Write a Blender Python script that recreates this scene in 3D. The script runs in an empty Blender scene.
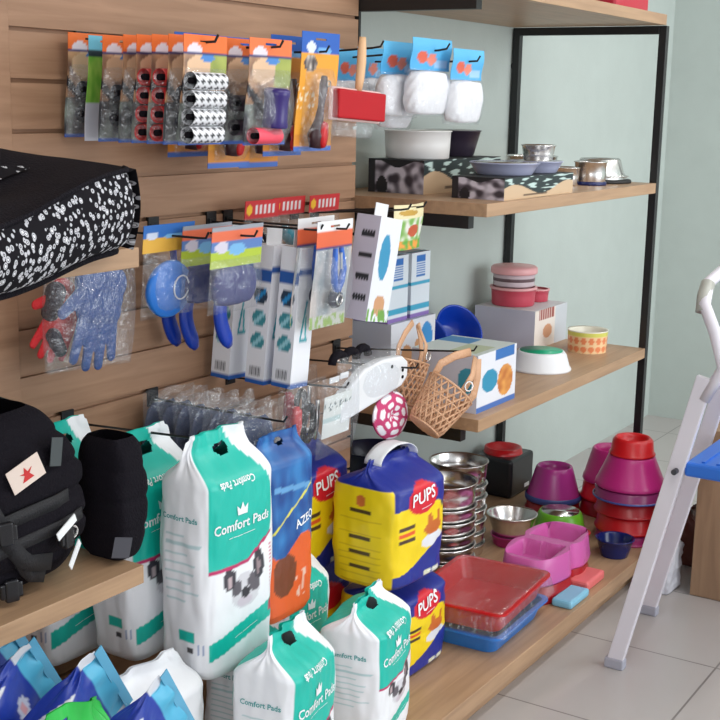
import bpy, bmesh, math, random
from mathutils import Vector, Matrix, noise, Euler
PI = math.pi
S = bpy.context.scene
COL = S.collection
R = random.Random(7)

# ---------------------------------------------------------------- camera
def make_camera():
    f, h, p, r = 1266.3, .5612, .201, .0204
    fw = Vector((math.cos(h)*math.cos(p), math.sin(h)*math.cos(p), -math.sin(p)))
    rt = Vector((math.sin(h), -math.cos(h), 0)); up = rt.cross(fw)
    rt2 = rt*math.cos(r)+up*math.sin(r); up2 = up*math.cos(r)-rt*math.sin(r)
    cam = bpy.data.cameras.new('camera'); o = bpy.data.objects.new('camera', cam); COL.objects.link(o)
    m = Matrix((rt2, up2, -fw)).transposed().to_4x4(); m.translation = Vector((-1.7896, -1.9553, 1.5566))
    o.matrix_world = m
    cam.sensor_width = 36; cam.lens = f*36/720; cam.clip_start = .05
    S.camera = o
make_camera()

# ---------------------------------------------------------------- world and light
w = bpy.data.worlds.new('world'); S.world = w; w.use_nodes = True
w.node_tree.nodes['Background'].inputs[0].default_value = (.93, .96, 1, 1)
w.node_tree.nodes['Background'].inputs[1].default_value = .8
def area(name, loc, rot, sx, sy, power, col=(1, 1, 1)):
    l = bpy.data.lights.new(name, 'AREA'); l.shape = 'RECTANGLE'; l.size = sx; l.size_y = sy; l.energy = power; l.color = col
    o = bpy.data.objects.new(name, l); o.location = loc; o.rotation_euler = rot; COL.objects.link(o); return o
area('daylight_from_shop_front', (2.4, -4.4, 1.7), (math.radians(80), 0, math.radians(-14)), 3.2, 2.4, 72, (.9, .96, 1))
area('left_fill_light', (-3.9, -3.2, 1.5), (math.radians(82), 0, math.radians(-52)), 1.8, 2.2, 38, (.95, .97, 1))  # unseen fill added at camera left to brighten the pad bags; no known entrance
for i, (x, y) in enumerate(((.1, -1.6), (1.9, -1.75), (3.6, -1.6))):
    area('ceiling_tube_light', (x, y, 2.78), (0, 0, 0), 1.2, .14, (11, 12, 12)[i], (1, .965, .93))
S.view_settings.view_transform = 'Standard'; S.view_settings.look = 'None'
S.view_settings.exposure = .40; S.view_settings.gamma = 1; S.view_settings.use_curve_mapping = False

# ---------------------------------------------------------------- materials
def lin(c):
    return tuple((x/255/12.92 if x/255 <= .04045 else ((x/255+.055)/1.055)**2.4) for x in c)
MC = {}
def M(name, rgb=None, rough=.5, metal=0, spec=.5, bump=0, bscale=60, coat=0, trans=0):
    if name in MC: return MC[name]
    m = bpy.data.materials.new(name); m.use_nodes = True; n = m.node_tree.nodes; l = m.node_tree.links
    b = n['Principled BSDF']; b.inputs['Roughness'].default_value = rough; b.inputs['Metallic'].default_value = metal
    b.inputs['Specular IOR Level'].default_value = spec; b.inputs['Coat Weight'].default_value = coat
    b.inputs['Transmission Weight'].default_value = trans
    if rgb: 
        b.inputs['Base Color'].default_value = (*lin(rgb), 1)
        # slight procedural variation
        t = n.new('ShaderNodeTexNoise'); t.inputs['Scale'].default_value = 9; mx = n.new('ShaderNodeMix'); mx.data_type = 'RGBA'; mx.blend_type = 'MULTIPLY'
        mp = n.new('ShaderNodeMapRange'); mp.inputs[3].default_value = .94; mp.inputs[4].default_value = 1.04
        tc = n.new('ShaderNodeTexCoord'); l.new(tc.outputs['Object'], t.inputs['Vector'])
        l.new(t.outputs['Fac'], mp.inputs[0]); mx.inputs[0].default_value = 1; mx.inputs[6].default_value = (*lin(rgb), 1)
        l.new(mp.outputs[0], mx.inputs[7]); l.new(mx.outputs[2], b.inputs['Base Color'])
    else:
        a = n.new('ShaderNodeAttribute'); a.attribute_name = 'Col'; l.new(a.outputs['Color'], b.inputs['Base Color'])
    if bump:
        t = n.new('ShaderNodeTexNoise'); t.inputs['Scale'].default_value = bscale; tc = n.new('ShaderNodeTexCoord'); l.new(tc.outputs['Object'], t.inputs['Vector'])
        bp = n.new('ShaderNodeBump'); bp.inputs['Strength'].default_value = bump; bp.inputs['Distance'].default_value = .01
        l.new(t.outputs['Fac'], bp.inputs['Height']); l.new(bp.outputs[0], b.inputs['Normal'])
    MC[name] = m; return m
def wood(name, c1, c2, rough=.45, scale=(1.5, 22, 22)):
    m = bpy.data.materials.new(name); m.use_nodes = True; n = m.node_tree.nodes; l = m.node_tree.links; b = n['Principled BSDF']
    tc = n.new('ShaderNodeTexCoord'); mp = n.new('ShaderNodeMapping'); mp.inputs['Scale'].default_value = scale
    t = n.new('ShaderNodeTexNoise'); t.inputs['Scale'].default_value = 2.2; t.inputs['Detail'].default_value = 6; t.inputs['Distortion'].default_value = .6
    r = n.new('ShaderNodeValToRGB'); r.color_ramp.elements[0].position = .3; r.color_ramp.elements[1].position = .72
    r.color_ramp.elements[0].color = (*lin(c1), 1); r.color_ramp.elements[1].color = (*lin(c2), 1)
    l.new(tc.outputs['Object'], mp.inputs[0]); l.new(mp.outputs[0], t.inputs['Vector']); l.new(t.outputs['Fac'], r.inputs[0]); l.new(r.outputs[0], b.inputs['Base Color'])
    b.inputs['Roughness'].default_value = rough; b.inputs['Specular IOR Level'].default_value = .35; MC[name] = m; return m
def film_mat():
    m = bpy.data.materials.new('clear_film'); m.use_nodes = True; n = m.node_tree.nodes; l = m.node_tree.links
    n.remove(n['Principled BSDF']); o = n['Material Output']
    tr = n.new('ShaderNodeBsdfTransparent'); tr.inputs[0].default_value = (.95, .96, .97, 1)
    g = n.new('ShaderNodeBsdfGlossy'); g.inputs['Roughness'].default_value = .16; g.inputs[0].default_value = (1, 1, 1, 1)
    d = n.new('ShaderNodeBsdfDiffuse'); d.inputs[0].default_value = (.8, .82, .85, 1)
    t = n.new('ShaderNodeTexNoise'); t.inputs['Scale'].default_value = 35; t.inputs['Detail'].default_value = 3; tc = n.new('ShaderNodeTexCoord'); l.new(tc.outputs['Object'], t.inputs['Vector'])
    bp = n.new('ShaderNodeBump'); bp.inputs['Strength'].default_value = .9; bp.inputs['Distance'].default_value = .02; l.new(t.outputs['Fac'], bp.inputs['Height'])
    l.new(bp.outputs[0], g.inputs['Normal'])
    m1 = n.new('ShaderNodeMixShader'); m1.inputs[0].default_value = .45; l.new(g.outputs[0], m1.inputs[1]); l.new(d.outputs[0], m1.inputs[2])
    m2 = n.new('ShaderNodeMixShader'); m2.inputs[0].default_value = .13; l.new(tr.outputs[0], m2.inputs[1]); l.new(m1.outputs[0], m2.inputs[2])
    l.new(m2.outputs[0], o.inputs[0]); MC['clear_film'] = m; return m
FILM = film_mat()
SLAT = wood('slatwall_wood', (152, 116, 90), (174, 136, 108), .5)
SHELF = wood('shelf_wood', (160, 128, 100), (182, 148, 116), .42)
CABW = wood('cabinet_wood', (140, 112, 88), (160, 130, 102), .5, (14, 14, 1.5))
PF = M('printed_film', None, .4, bump=.12, bscale=25)
PC = M('printed_card', None, .55)
PP = M('painted_plastic', None, .3)
BLK = M('black_metal', (20, 20, 22), .42)
STEEL = M('stainless_steel', (226, 224, 222), .24, metal=1)
ALU = M('white_ladder_paint', (214, 210, 218), .35)
def plas(name, rgb, rough=.3, **k): return M(name, rgb, rough, **k)
WHITE = plas('white_plastic', (226, 227, 230), .35)
RED = plas('red_plastic', (196, 22, 30)); DRED = plas('dark_red_plastic', (150, 16, 28))
MAG = plas('magenta_plastic', (180, 40, 118)); PINK = plas('orchid_pink_plastic', (206, 96, 168))
BLUE = plas('blue_plastic', (22, 60, 170)); NAVY = plas('navy_plastic', (20, 34, 92))
CLOTHB = M('black_fabric', (20, 17, 24), .9, spec=.15, bump=.35, bscale=220)
WEB = M('black_webbing', (24, 23, 28), .7, bump=.3, bscale=300)

# ---------------------------------------------------------------- helpers
def tag(o, label=None, cat=None, group=None, kind=None):
    if label: o['label'] = label
    if cat: o['category'] = cat
    if group: o['group'] = group
    if kind: o['kind'] = kind
    return o
def empty(name, loc, rot=(0, 0, 0), label=None, cat=None, group=None):
    o = bpy.data.objects.new(name, None); COL.objects.link(o); o.location = loc; o.rotation_euler = rot; o.empty_display_size = .05
    return tag(o, label, cat, group)
def link(name, me, mats, parent=None, loc=(0, 0, 0), rot=(0, 0, 0), smooth=False, solid=0, bevel=0):
    o = bpy.data.objects.new(name, me); COL.objects.link(o)
    for m in (mats if isinstance(mats, (list, tuple)) else [mats]): me.materials.append(m)
    if smooth: me.polygons.foreach_set('use_smooth', [True]*len(me.polygons))
    o.parent = parent; o.location = loc; o.rotation_euler = rot
    if solid:
        md = o.modifiers.new('s', 'SOLIDIFY'); md.thickness = solid; md.offset = 0
    if bevel:
        md = o.modifiers.new('b', 'BEVEL'); md.width = bevel; md.segments = 2; md.limit_method = 'ANGLE'
    return o
class G:
    def __init__(s): s.v = []; s.f = []; s.c = []
    def box(s, x0, x1, y0, y1, z0, z1, mat=None):
        b = len(s.v); P = [(x, y, z) for z in (z0, z1) for x, y in ((x0, y0), (x1, y0), (x1, y1), (x0, y1))]
        if mat is not None: P = [tuple(mat @ Vector(p)) for p in P]
        s.v += P
        s.f += [tuple(b+i for i in q) for q in ((3, 2, 1, 0), (4, 5, 6, 7), (0, 1, 5, 4), (1, 2, 6, 5), (2, 3, 7, 6), (3, 0, 4, 7))]
        return s
    def tube(s, pts, r, n=8, cap=True, flat=1, closed=False):
        pts = [Vector(p) for p in pts]; b = len(s.v); N = len(pts); pr = None
        for i, p in enumerate(pts):
            if closed: d = pts[(i+1) % N]-pts[i-1]
            else: d = pts[min(i+1, N-1)]-pts[max(i-1, 0)]
            d.normalize()
            if pr is None:
                a = Vector((0, 0, 1)) if abs(d.z) < .9 else Vector((1, 0, 0))
            else: a = pr
            x = (a-d*a.dot(d)).normalized(); pr = x; y = d.cross(x)
            rr = r[i] if isinstance(r, (list, tuple)) else r
            for k in range(n):
                t = 2*PI*k/n; s.v.append(tuple(p+x*math.cos(t)*rr+y*math.sin(t)*rr*flat))
        for i in range(N if closed else N-1):
            j = (i+1) % N
            for k in range(n):
                s.f.append((b+i*n+k, b+i*n+(k+1) % n, b+j*n+(k+1) % n, b+j*n+k))
        if cap and not closed:
            s.f.append(tuple(b+k for k in range(n))[::-1]); s.f.append(tuple(b+(N-1)*n+k for k in range(n)))
        return s
    def lathe(s, prof, n=40, c=(0, 0, 0), sx=1, sy=1, cap=False):
        b = len(s.v)
        for (r, z) in prof:
            for k in range(n):
                t = 2*PI*k/n; s.v.append((c[0]+r*sx*math.cos(t), c[1]+r*sy*math.sin(t), c[2]+z))
        for i in range(len(prof)-1):
            for k in range(n):
                s.f.append((b+i*n+k, b+i*n+(k+1) % n, b+(i+1)*n+(k+1) % n, b+(i+1)*n+k))
        if prof[0][0] > 1e-4: s.f.append(tuple(b+k for k in range(n))[::-1])
        if prof[-1][0] > 1e-4 and cap: s.f.append(tuple(b+(len(prof)-1)*n+k for k in range(n)))
        return s
    def prism(s, poly, y0, y1):      # poly in x,z
        b = len(s.v); n = len(poly)
        s.v += [(x, y0, z) for x, z in poly]+[(x, y1, z) for x, z in poly]
        s.f.append(tuple(range(b, b+n))); s.f.append(tuple(range(b+2*n-1, b+n-1, -1)))
        for i in range(n): s.f.append((b+i, b+n+i, b+n+(i+1) % n, b+(i+1) % n))
        return s
    def me(s, name='m'):
        m = bpy.data.meshes.new(name); m.from_pydata(s.v, [], s.f); m.validate()
        if s.c:
            a = m.color_attributes.new('Col', 'FLOAT_COLOR', 'POINT'); a.data.foreach_set('color', [q for c in s.c for q in (*c, 1)])
        bm = bmesh.new(); bm.from_mesh(m); bmesh.ops.recalc_face_normals(bm, faces=bm.faces); bm.to_mesh(m); bm.free()
        return m
    def grid(s, F, nu, nv, colf=None, hole=None, closed=False):
        b = len(s.v); cu = nu if closed else nu+1
        for j in range(nv+1):
            for i in range(cu):
                u, v = i/nu, j/nv; s.v.append(tuple(F(u, v)))
                if colf: s.c.append(lin(colf(u, v)))
        for j in range(nv):
            for i in range(nu):
                if hole and hole((i+.5)/nu, (j+.5)/nv): continue
                i2 = (i+1) % cu
                s.f.append((b+j*cu+i, b+j*cu+i2, b+(j+1)*cu+i2, b+(j+1)*cu+i))
        return s
def part(name, g, mat, parent=None, **k):
    return link(name, g.me(name), mat, parent, **k)
def pbox(w_, d, h, colf, n=24):
    """box with painted faces, base centre at origin. colf(face,s,t) s,t in 0..1"""
    g = G(); x, y = w_/2, d/2
    F = {'front': lambda u, v: (-x+2*x*u, -y, h*v), 'right': lambda u, v: (x, -y+2*y*u, h*v), 'back': lambda u, v: (x-2*x*u, y, h*v),
         'left': lambda u, v: (-x, y-2*y*u, h*v), 'top': lambda u, v: (-x+2*x*u, -y+2*y*v, h), 'bottom': lambda u, v: (-x+2*x*u, y-2*y*v, 0)}
    for k, f in F.items():
        big = k in ('front', 'left', 'top')
        m = n if big else 2
        g.grid(f, m, int(m*1.3) if big else 2, lambda u, v, k=k: colf(k, u, v))
    return g
def ell(s, t, cs, ct, rs, rt): return ((s-cs)/rs)**2+((t-ct)/rt)**2 < 1
def nz(a, b, sc, seed=0): return noise.noise(Vector((a*sc, b*sc, seed*3.7)))
def mixc(a, b, t): t = max(0, min(1, t)); return tuple(a[i]*(1-t)+b[i]*t for i in range(3))

FONTC = {}
def text_tris(body):
    if body in FONTC: return FONTC[body]
    cu = bpy.data.curves.new('t', 'FONT'); cu.body = body; cu.size = 1; cu.align_x = 'CENTER'; cu.align_y = 'CENTER'; cu.resolution_u = 2; cu.offset = .018
    o = bpy.data.objects.new('t', cu); COL.objects.link(o); bpy.context.view_layer.update()
    me = bpy.data.meshes.new_from_object(o.evaluated_get(bpy.context.evaluated_depsgraph_get()))
    bm = bmesh.new(); bm.from_mesh(me); bmesh.ops.triangulate(bm, faces=bm.faces)
    V = [tuple(v.co) for v in bm.verts]; F = [tuple(v.index for v in f.verts) for f in bm.faces]; bm.free()
    bpy.data.objects.remove(o); bpy.data.curves.remove(cu); FONTC[body] = (V, F); return V, F
def lettering(name, body, Fmap, size, mat, parent, rot=0, squash=1):
    """Fmap(a,b) -> 3D point for planar metres a,b"""
    V, F = text_tris(body); g = G(); c, s_ = math.cos(rot), math.sin(rot)
    for x, y, z in V:
        x *= size*squash; y *= size; g.v.append(tuple(Fmap(x*c-y*s_, x*s_+y*c)))
    g.f = F[:]
    m = bpy.data.meshes.new(name); m.from_pydata(g.v, [], g.f)
    return link(name, m, mat, parent)
LW = M('white_ink', (240, 242, 244), .5); LB = M('black_ink', (22, 22, 26), .5); LT = M('teal_ink', (70, 160, 160), .5)
LBL = M('blue_ink', (30, 90, 170), .5); LR = M('red_ink', (200, 40, 40), .5); LG = M('grey_ink', (120, 120, 125), .5); LM = M('maroon_ink', (170, 40, 90), .5)
def struct(name, g, mat, **k): return tag(part(name, g, mat, **k), kind='structure')

# ================================================================ room
def tile_floor():
    m = bpy.data.materials.new('floor_tiles'); m.use_nodes = True; n = m.node_tree.nodes; l = m.node_tree.links; b = n['Principled BSDF']
    tc = n.new('ShaderNodeTexCoord'); mp = n.new('ShaderNodeMapping'); mp.inputs['Location'].default_value = (-.6, .04, 0)
    br = n.new('ShaderNodeTexBrick'); br.offset = 0; br.inputs['Scale'].default_value = 1; br.inputs['Brick Width'].default_value = .5; br.inputs['Row Height'].default_value = .5
    br.inputs['Mortar Size'].default_value = .003; br.inputs['Color1'].default_value = (*lin((176, 170, 168)), 1); br.inputs['Color2'].default_value = (*lin((180, 174, 171)), 1)
    br.inputs['Mortar'].default_value = (*lin((128, 122, 120)), 1)
    l.new(tc.outputs['Object'], mp.inputs[0]); l.new(mp.outputs[0], br.inputs[0]); l.new(br.outputs[0], b.inputs['Base Color'])
    b.inputs['Roughness'].default_value = .28; return m
struct('floor', G().box(-5, 7, -6, .4, -.1, 0), tile_floor())
GW = M('mint_wall_paint', (184, 193, 188), .7, spec=.3, bump=.05, bscale=90)
struct('wall_back', G().box(-5, 7, .17, .3, 0, 2.9), GW)
struct('wall_right', G().box(4.4, 4.55, -6, .17, 0, 2.9), GW)
struct('ceiling', G().box(-5, 7.05, -6, .3, 2.9, 3), M('ceiling_paint', (232, 234, 232), .8))

# ---- slat wall
def slatwall():
    t = empty('slatwall_panel', (0, 0, 0), label='brown wood slatwall panel with horizontal grooves that holds the hooks', cat='wall panel')
    zs = [1.785-.1*k for k in range(-6, 17)]
    prof = [(.0, .115)]
    for z in sorted(zs):
        prof += [(.0, z-.0045), (.012, z-.0045), (.012, z+.0045), (.0, z+.0045)]
    prof += [(0, 2.45)]
    g = G()
    X = [0, 1.276]
    for (y, z) in prof: g.v += [(X[0], y, z), (X[1], y, z)]
    for i in range(len(prof)-1): g.f.append((2*i, 2*i+1, 2*i+3, 2*i+2))
    g.box(0, 1.276, .0125, .03, .115, 2.45)
    part('slatted_board', g, SLAT, t)
    part('edge_trim', G().box(-.09, 0, -.004, .03, .115, 2.45), SLAT, t, bevel=.002)
    part('support_frame', G().box(-.09, 1.26, .031, .165, .12, 2.44), CABW, t)
slatwall()
struct('trim_1', G().box(-1.6, -.092, .0, .165, .12, 2.44), SLAT)

# ---- shelves
def shelf(x0, x1, z, label, y0=-.42, y1=.165, th=.036):
    tag(part('wooden_shelf', G().box(x0, x1, y0, y1, z-th, z), SHELF, bevel=.0015), label, 'shelf')
ZT, Z2, Z3, ZD = 1.874, 1.295, .697, .11
shelf(1.278, 2.605, ZT, 'top wooden shelf seen from below on the black frame')
shelf(1.278, 2.605, Z2, 'upper wooden shelf carrying the steel bowls')
shelf(1.278, 2.605, Z3, 'middle wooden shelf carrying the green and white pet bowl')
shelf(-1.3, -.095, Z2, 'short wooden shelf end under the black patterned pet bed', y1=-.006)
shelf(-1.3, -.095, Z3, 'wooden shelf at left carrying the black padded harnesses', y1=-.006)
tag(part('bottom_deck', G().box(-1.3, 2.62, -.645, .165, ZD-.045, ZD).box(-1.28, 2.6, -.60, .165, 0, ZD-.045), SHELF, bevel=.002), 'low wooden display deck above the tiled floor', 'platform')

def frame():
    t = empty('shelving_upright', (2.58, -.12, ZD), label='black square steel end frame holding up the shelves by the wall', cat='frame')
    L = lambda g: g
    x = .0
    def rel(x0, x1, y0, y1, z0, z1): return G().box(x0-2.58, x1-2.58, y0+.12, y1+.12, z0-ZD, z1-ZD)
    zz = [ZD, Z3-.037, Z3+.001, Z2-.037, Z2+.001, ZT-.037]
    for y0 in (-.424-.0, .138):
        g = G()
        y0 = -.421 if y0 < 0 else .138
        g.box(2.606-2.58, 2.634-2.58, y0+.12, y0+.027+.12, 0, ZT-.037-ZD)
        part('post', g, BLK, t, bevel=.001)
    part('top_bar', rel(2.6055, 2.634, -.394, .138, ZT-.065, ZT-.037), BLK, t, bevel=.001)
    for z in (Z2, Z3): part('crossbar', rel(2.6055, 2.63, -.394, .138, z-.03, z-.008), BLK, t)
    part('wall_fixing', G().tube([(.04, .29, 1.70-ZD), (.04, .262, 1.70-ZD)], .012, 12), BLK, t)
frame()
for i, z in enumerate((ZT, Z2, Z3)):
    tag(part('shelf_bracket', G().box(1.279, 1.31, -.365, .16, z-.037-.034, z-.037).box(1.279, 1.29, .0, .03, z-.17, z-.07), BLK), 
        ('black steel bracket under the top shelf beside the slatwall', 'black steel bracket under the upper shelf beside the slatwall', 'black steel bracket under the middle shelf behind the wicker muzzles')[i], 'bracket')

# ================================================================ hooks
def hook(X, zg, L, label, rise=.0):
    t = empty('display_hook', (X, 0, zg), label=label, cat='hook', group='black hooks on the slatwall')
    part('back_plate', G().box(-.018, .018, -.004, .0035, -.038, .004).box(-.012, .012, -.007, -.004, -.03, -.012), BLK, t)
    part('arm', G().tube([(0, -.005, -.02), (0, -.05, -.021+rise*.1), (0, -L+.03, -.02+rise*.9), (0, -L+.008, -.019+rise), (0, -L, -.006+rise)], .0026, 8), BLK, t)
Z1G, Z2G, Z3G = 1.685, 1.285, .885
hook(.20, Z1G, .365, 'upper hook carrying the row of poop bag packs')
hook(.415, Z1G, .365, 'upper hook carrying the purple bottle pack')
hook(.64, Z1G, .33, 'upper hook carrying the brush pack with red pad')
hook(.84, Z1G, .35, 'upper hook behind the red slicker brush', .02)
hook(1.075, Z1G, .40, 'upper hook through the big blue and white cotton pack', .025)
hook(1.205, Z1G, .42, 'upper hook through the rightmost cotton pack')
hook(.31, Z2G, .25, 'second row hook with the round blue disc pack')
hook(.415, Z2G, .30, 'second row hook with the navy pouch pack')
hook(.625, Z2G, .33, 'second row hook with the tall narrow boxes')
hook(.69, Z2G, .36, 'second row hook with the blue clipper packs')
hook(.975, Z2G, .36, 'second row hook with the tilted slotted box', .03)
hook(1.07, Z2G, .35, 'second row hook with the floral snack pouch', .03)
hook(.13, Z3G, .37, 'lower hook threaded through the hanging white and teal pad bags', .02)
hook(.405, Z3G, .39, 'lower hook through the row of clear wrapped grey packs', .0)
hook(.70, Z3G, .36, 'lower hook over the clear pack with the white card', .02)
hook(1.0, Z3G, .38, 'lower hook beside the white packaged clipper', .02)
hook(1.19, Z3G, .45, 'long lower hook carrying the wicker muzzles', .045)
hook(.09, 1.285, .12, 'hook hidden behind the bag of blue and red gloves')

# ================================================================ hanging packs
def card_surface(w_, h, bend=0):
    return lambda u, v: (w_*(u-.5), bend*math.sin(PI*u)*-1+.002*math.sin(7*v), -h*(1-v))
def card(parent, w_, h, colf, nu=30, nv=48, name='card', z=.012, thick=.0012, bend=.0):
    F = card_surface(w_, h, bend)
    hole = lambda u, v: abs(u-.5) < .13 and .935 < v < .955
    g = G().grid(lambda u, v: (F(u, v)[0], F(u, v)[1], F(u, v)[2]+z), nu, nv, colf, hole)
    return part(name, g, PC, parent, solid=thick)
def film(parent, w_, h, z0, bulge=.015, name='clear_film', seed=1, y=0):
    def F(u, v):
        e = (math.sin(PI*min(max(u, 0), 1))*math.sin(PI*min(max(v, 0), 1)))**.45 if 0 < u < 1 and 0 < v < 1 else 0
        return (w_*(u-.5), y-.001-bulge*e-.004*e*nz(u, v, 6, seed), z0-h*(1-v)+.003*nz(u, 0, 5, seed)*(1-v))
    return part(name, G().grid(F, 18, 24), FILM, parent, smooth=True)
def poop_col(seed, hdr=(232, 110, 40)):
    def f(u, v):
        if v < .035: return (50, 90, 175)
        if v > .84:
            if ell(u, v, .25, .87, .17, .05): return (225, 215, 225)
            return hdr
        if v > .815: return (38, 50, 110)
        if ell(u, v, .55, .8, .16, .035): return (70, 130, 200)
        c = mixc((205, 160, 120), (120, 90, 75), .5+nz(u, v*1.6, 5, seed))
        if v > .55:
            if u > .62: c = mixc((150, 180, 70), c, .3)
            elif ell(u, v, .35, .7, .28, .12): c = (222, 185, 150)
        elif v < .38: c = mixc((150, 160, 150), (70, 70, 75), .5+1.3*nz(u, v, 6, seed+3))
        if abs((v-.40)+(u-.3)*.45) < .05 and u < .5: c = (38, 34, 40)
        return c
    return f
ROLLW = M('white_paw_roll', None, .45)
def roll(parent, x, z, r, L, colf, rot=0, mat=None):
    def F(u, v):
        t = 2*PI*u; return (L*(v-.5), r*math.cos(t), r*math.sin(t))
    g = G().grid(F, 28, 20, colf, closed=True)
    o = part('roll', g, ROLLW, parent, loc=(x, -.004-r, z), rot=(0, rot, 0), smooth=True)
    core = G().tube([(-L/2-.001, 0, 0), (L/2+.001, 0, 0)], r*.38, 12)
    part('roll_core', core, CLOTHB, o)
    return o
def paws(u, v):
    a = (u*7) % 1; b = (v*5+.5*int(u*7)) % 1
    return (28, 28, 34) if ell(a, b, .5, .5, .3, .27) else (232, 232, 236)
redc = lambda u, v: (232, 60, 62) if ((u*6+v*4) % 1) > .2 else (240, 130, 125)
def pack(kind, X, Y, ztop, label, group=None, w_=.132, h=.212, seed=1, cat='pet product pack', rz=0):
    t = empty(kind, (X, Y, ztop-.012), (math.radians(5), 0, rz), label, cat, group); return t
# upper hook: eight poop bag packs, nearest last
ys = (-.03, -.078, -.125, -.18, -.215, -.255, -.297, -.335)
labs = ('orange-topped poop bag pack at the very back of the leftmost hook', 'narrow green and red bone pack with blue top on the leftmost hook',
        'orange-topped dark pack just in front of the green bone pack', 'orange-topped dark pack between the green bone pack and the red roll packs',
        'pack of red rolls, the left one of two beside each other', 'pack of red rolls, the right one of two beside each other',
        'orange-topped dark pack between the red rolls and the white paw rolls', 'front pack with four white paw print poop bag rolls')
for i, y in enumerate(ys):
    t = pack('poop_bag_pack', .199+(.0 if i != 1 else -.012), y, 1.678+.006*(i == 0), labs[i], 'packs on the leftmost upper hook')
    if i == 1:
        def bone(u, v):
            if v > .86: return (110, 190, 215)
            if v > .8: return (40, 60, 70)
            if v > .36: return mixc((110, 180, 60), (160, 205, 90), .5+nz(u, v, 8))
            return (215, 50, 60) if u > .45 else (205, 205, 215)
        card(t, .09, .212, bone); continue
    card(t, .132, .212, poop_col(i))
    if i == 7:
        for k in range(4): roll(t, -.016, -.074-.0345*k, .0165, .098, paws, rot=.0)
    elif i in (4, 5):
        for k in range(4): roll(t, -.034, -.068-.036*k, .0165, .06, redc)
    else:
        for k in range(2): roll(t, -.012, -.10-.05*k, .017, .06, lambda u, v: (48, 48, 62))
    film(t, .126, .15, -.2+.15, .034)
# second hook
t = pack('poop_bag_pack', .412, -.27, 1.682, 'orange-topped dark pack directly behind the purple bottle pack', 'packs on the second upper hook'); card(t, .14, .22, poop_col(21)); 
for k in range(2): roll(t, -.02, -.12-.05*k, .017, .06, lambda u, v: (60, 45, 62))
film(t, .13, .15, -.05, .036)
t = pack('bottle_pack', .414, -.335, 1.682, 'orange-topped pack with purple bottle and one pink roll'); card(t, .148, .22, poop_col(22, (236, 116, 60)))
bt = part('purple_bottle', G().lathe([(.001, 0), (.026, 0), (.028, .004), (.026, .02), (.026, .062), (.028, .068), (.028, .078), (.02, .082), (.0005, .082)], 24), M('purple_film', (52, 36, 110), .3), t, loc=(-.008, -.03, -.168), smooth=True)

roll(t, -.026, -.186, .017, .085, lambda u, v: (240, 80, 100))
film(t, .14, .16, -.05, .05)
# brush packs: yellow card, blue top
def brush_col(sd):
    def f(u, v):
        if v < .04: return (70, 110, 190)
        if v > .83:
            if ell(u, v, .25, .87, .12, .05): return (215, 220, 230)
            if ell(u, v, .6, .85, .2, .03): return (110, 170, 225)
            return (30, 90, 180)
        if ell(u, v, .25, .74, .17, .07): return mixc((210, 200, 190), (70, 60, 60), .5+nz(u, v, 14, sd))
        c = (232, 158, 44)
        if u < .45 and .35 < v < .55 and nz(u, v, 22, sd) > .25: c = (245, 225, 190)
        if v < .14: c = mixc(c, (200, 120, 50), .5)
        return c
    return f
def brush_pack(X, Y, zt, label, h=.27, pad=True):
    t = pack('brush_pack', X, Y, zt, label, 'yellow brush packs'); card(t, .15, h, brush_col(3), 36, 60)
    b = part('brush_handle', G().tube([(-.008, -.022, -.082), (-.01, -.024, -.1), (-.014, -.024, -.15), (-.018, -.024, -.18), (-.022, -.024, -.215), (-.024, -.024, -.243)], [.008, .013, .009, .013, .027, .017], 16, flat=.7), M('dark_brown_rubber', (58, 30, 34), .4), t, smooth=True)
    part('hang_hole', G().tube([(.013*math.cos(a*.52)*.5-.008, -.036, -.098+.0065*math.sin(a*.52)) for a in range(12)], .0015, 6, closed=True), STEEL, b)
    part('brush_pad', G().lathe([(.001, 0), (.02, 0), (.022, .004), (.02, .011), (.01, .0135), (.0005, .014)], 24, sx=.9, sy=1.4), RED, t, loc=(-.012, -.03, -.212), rot=(PI/2, 0, .3), smooth=True)
    film(t, .11, .19, -.066, .05); return t
brush_pack(.485, -.075, 1.70, 'leftmost of the low yellow packs half hidden behind the paw roll pack', .275)
brush_pack(.485, -.19, 1.69, 'low yellow pack half hidden behind the pink roll, left of the purple bottle', .285)
brush_pack(.63, -.165, 1.69, 'low yellow pack showing below the purple bottle pack', .29)
brush_pack(.625, -.235, 1.70, 'blue-topped yellow pack directly behind the front brush pack', .27)
brush_pack(.645, -.305, 1.708, 'front yellow pack with a brown brush and red oval pad', .265)
# slicker brush
def slicker():
    t = empty('slicker_brush', (.782, -.325, 1.548), (0, math.radians(3), 0), 'red rectangular slicker brush with pale wooden handle standing up', 'grooming brush')
    part('brush_head', G().box(-.108, .098, -.012, .012, -.033, .033), M('red_rubber', (176, 16, 28), .6, spec=.25), t, bevel=.004)
    part('head_rim', G().box(-.112, .102, .006, .016, -.038, .038), M('pale_edge', (225, 190, 185), .5), t, bevel=.003)
    part('wooden_handle', G().tube([(0, .008, .03), (.002, .006, .06), (.003, .004, .1), (.001, .003, .13), (.0, .002, .158)], [.009, .012, .013, .012, .009], 14, flat=.8), M('pale_wood', (222, 178, 134), .5), t, smooth=True)
    part('clear_blister', G().box(-.1, .06, -.006, .02, -.075, -.04), FILM, t, bevel=.01)
slicker()
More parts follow.
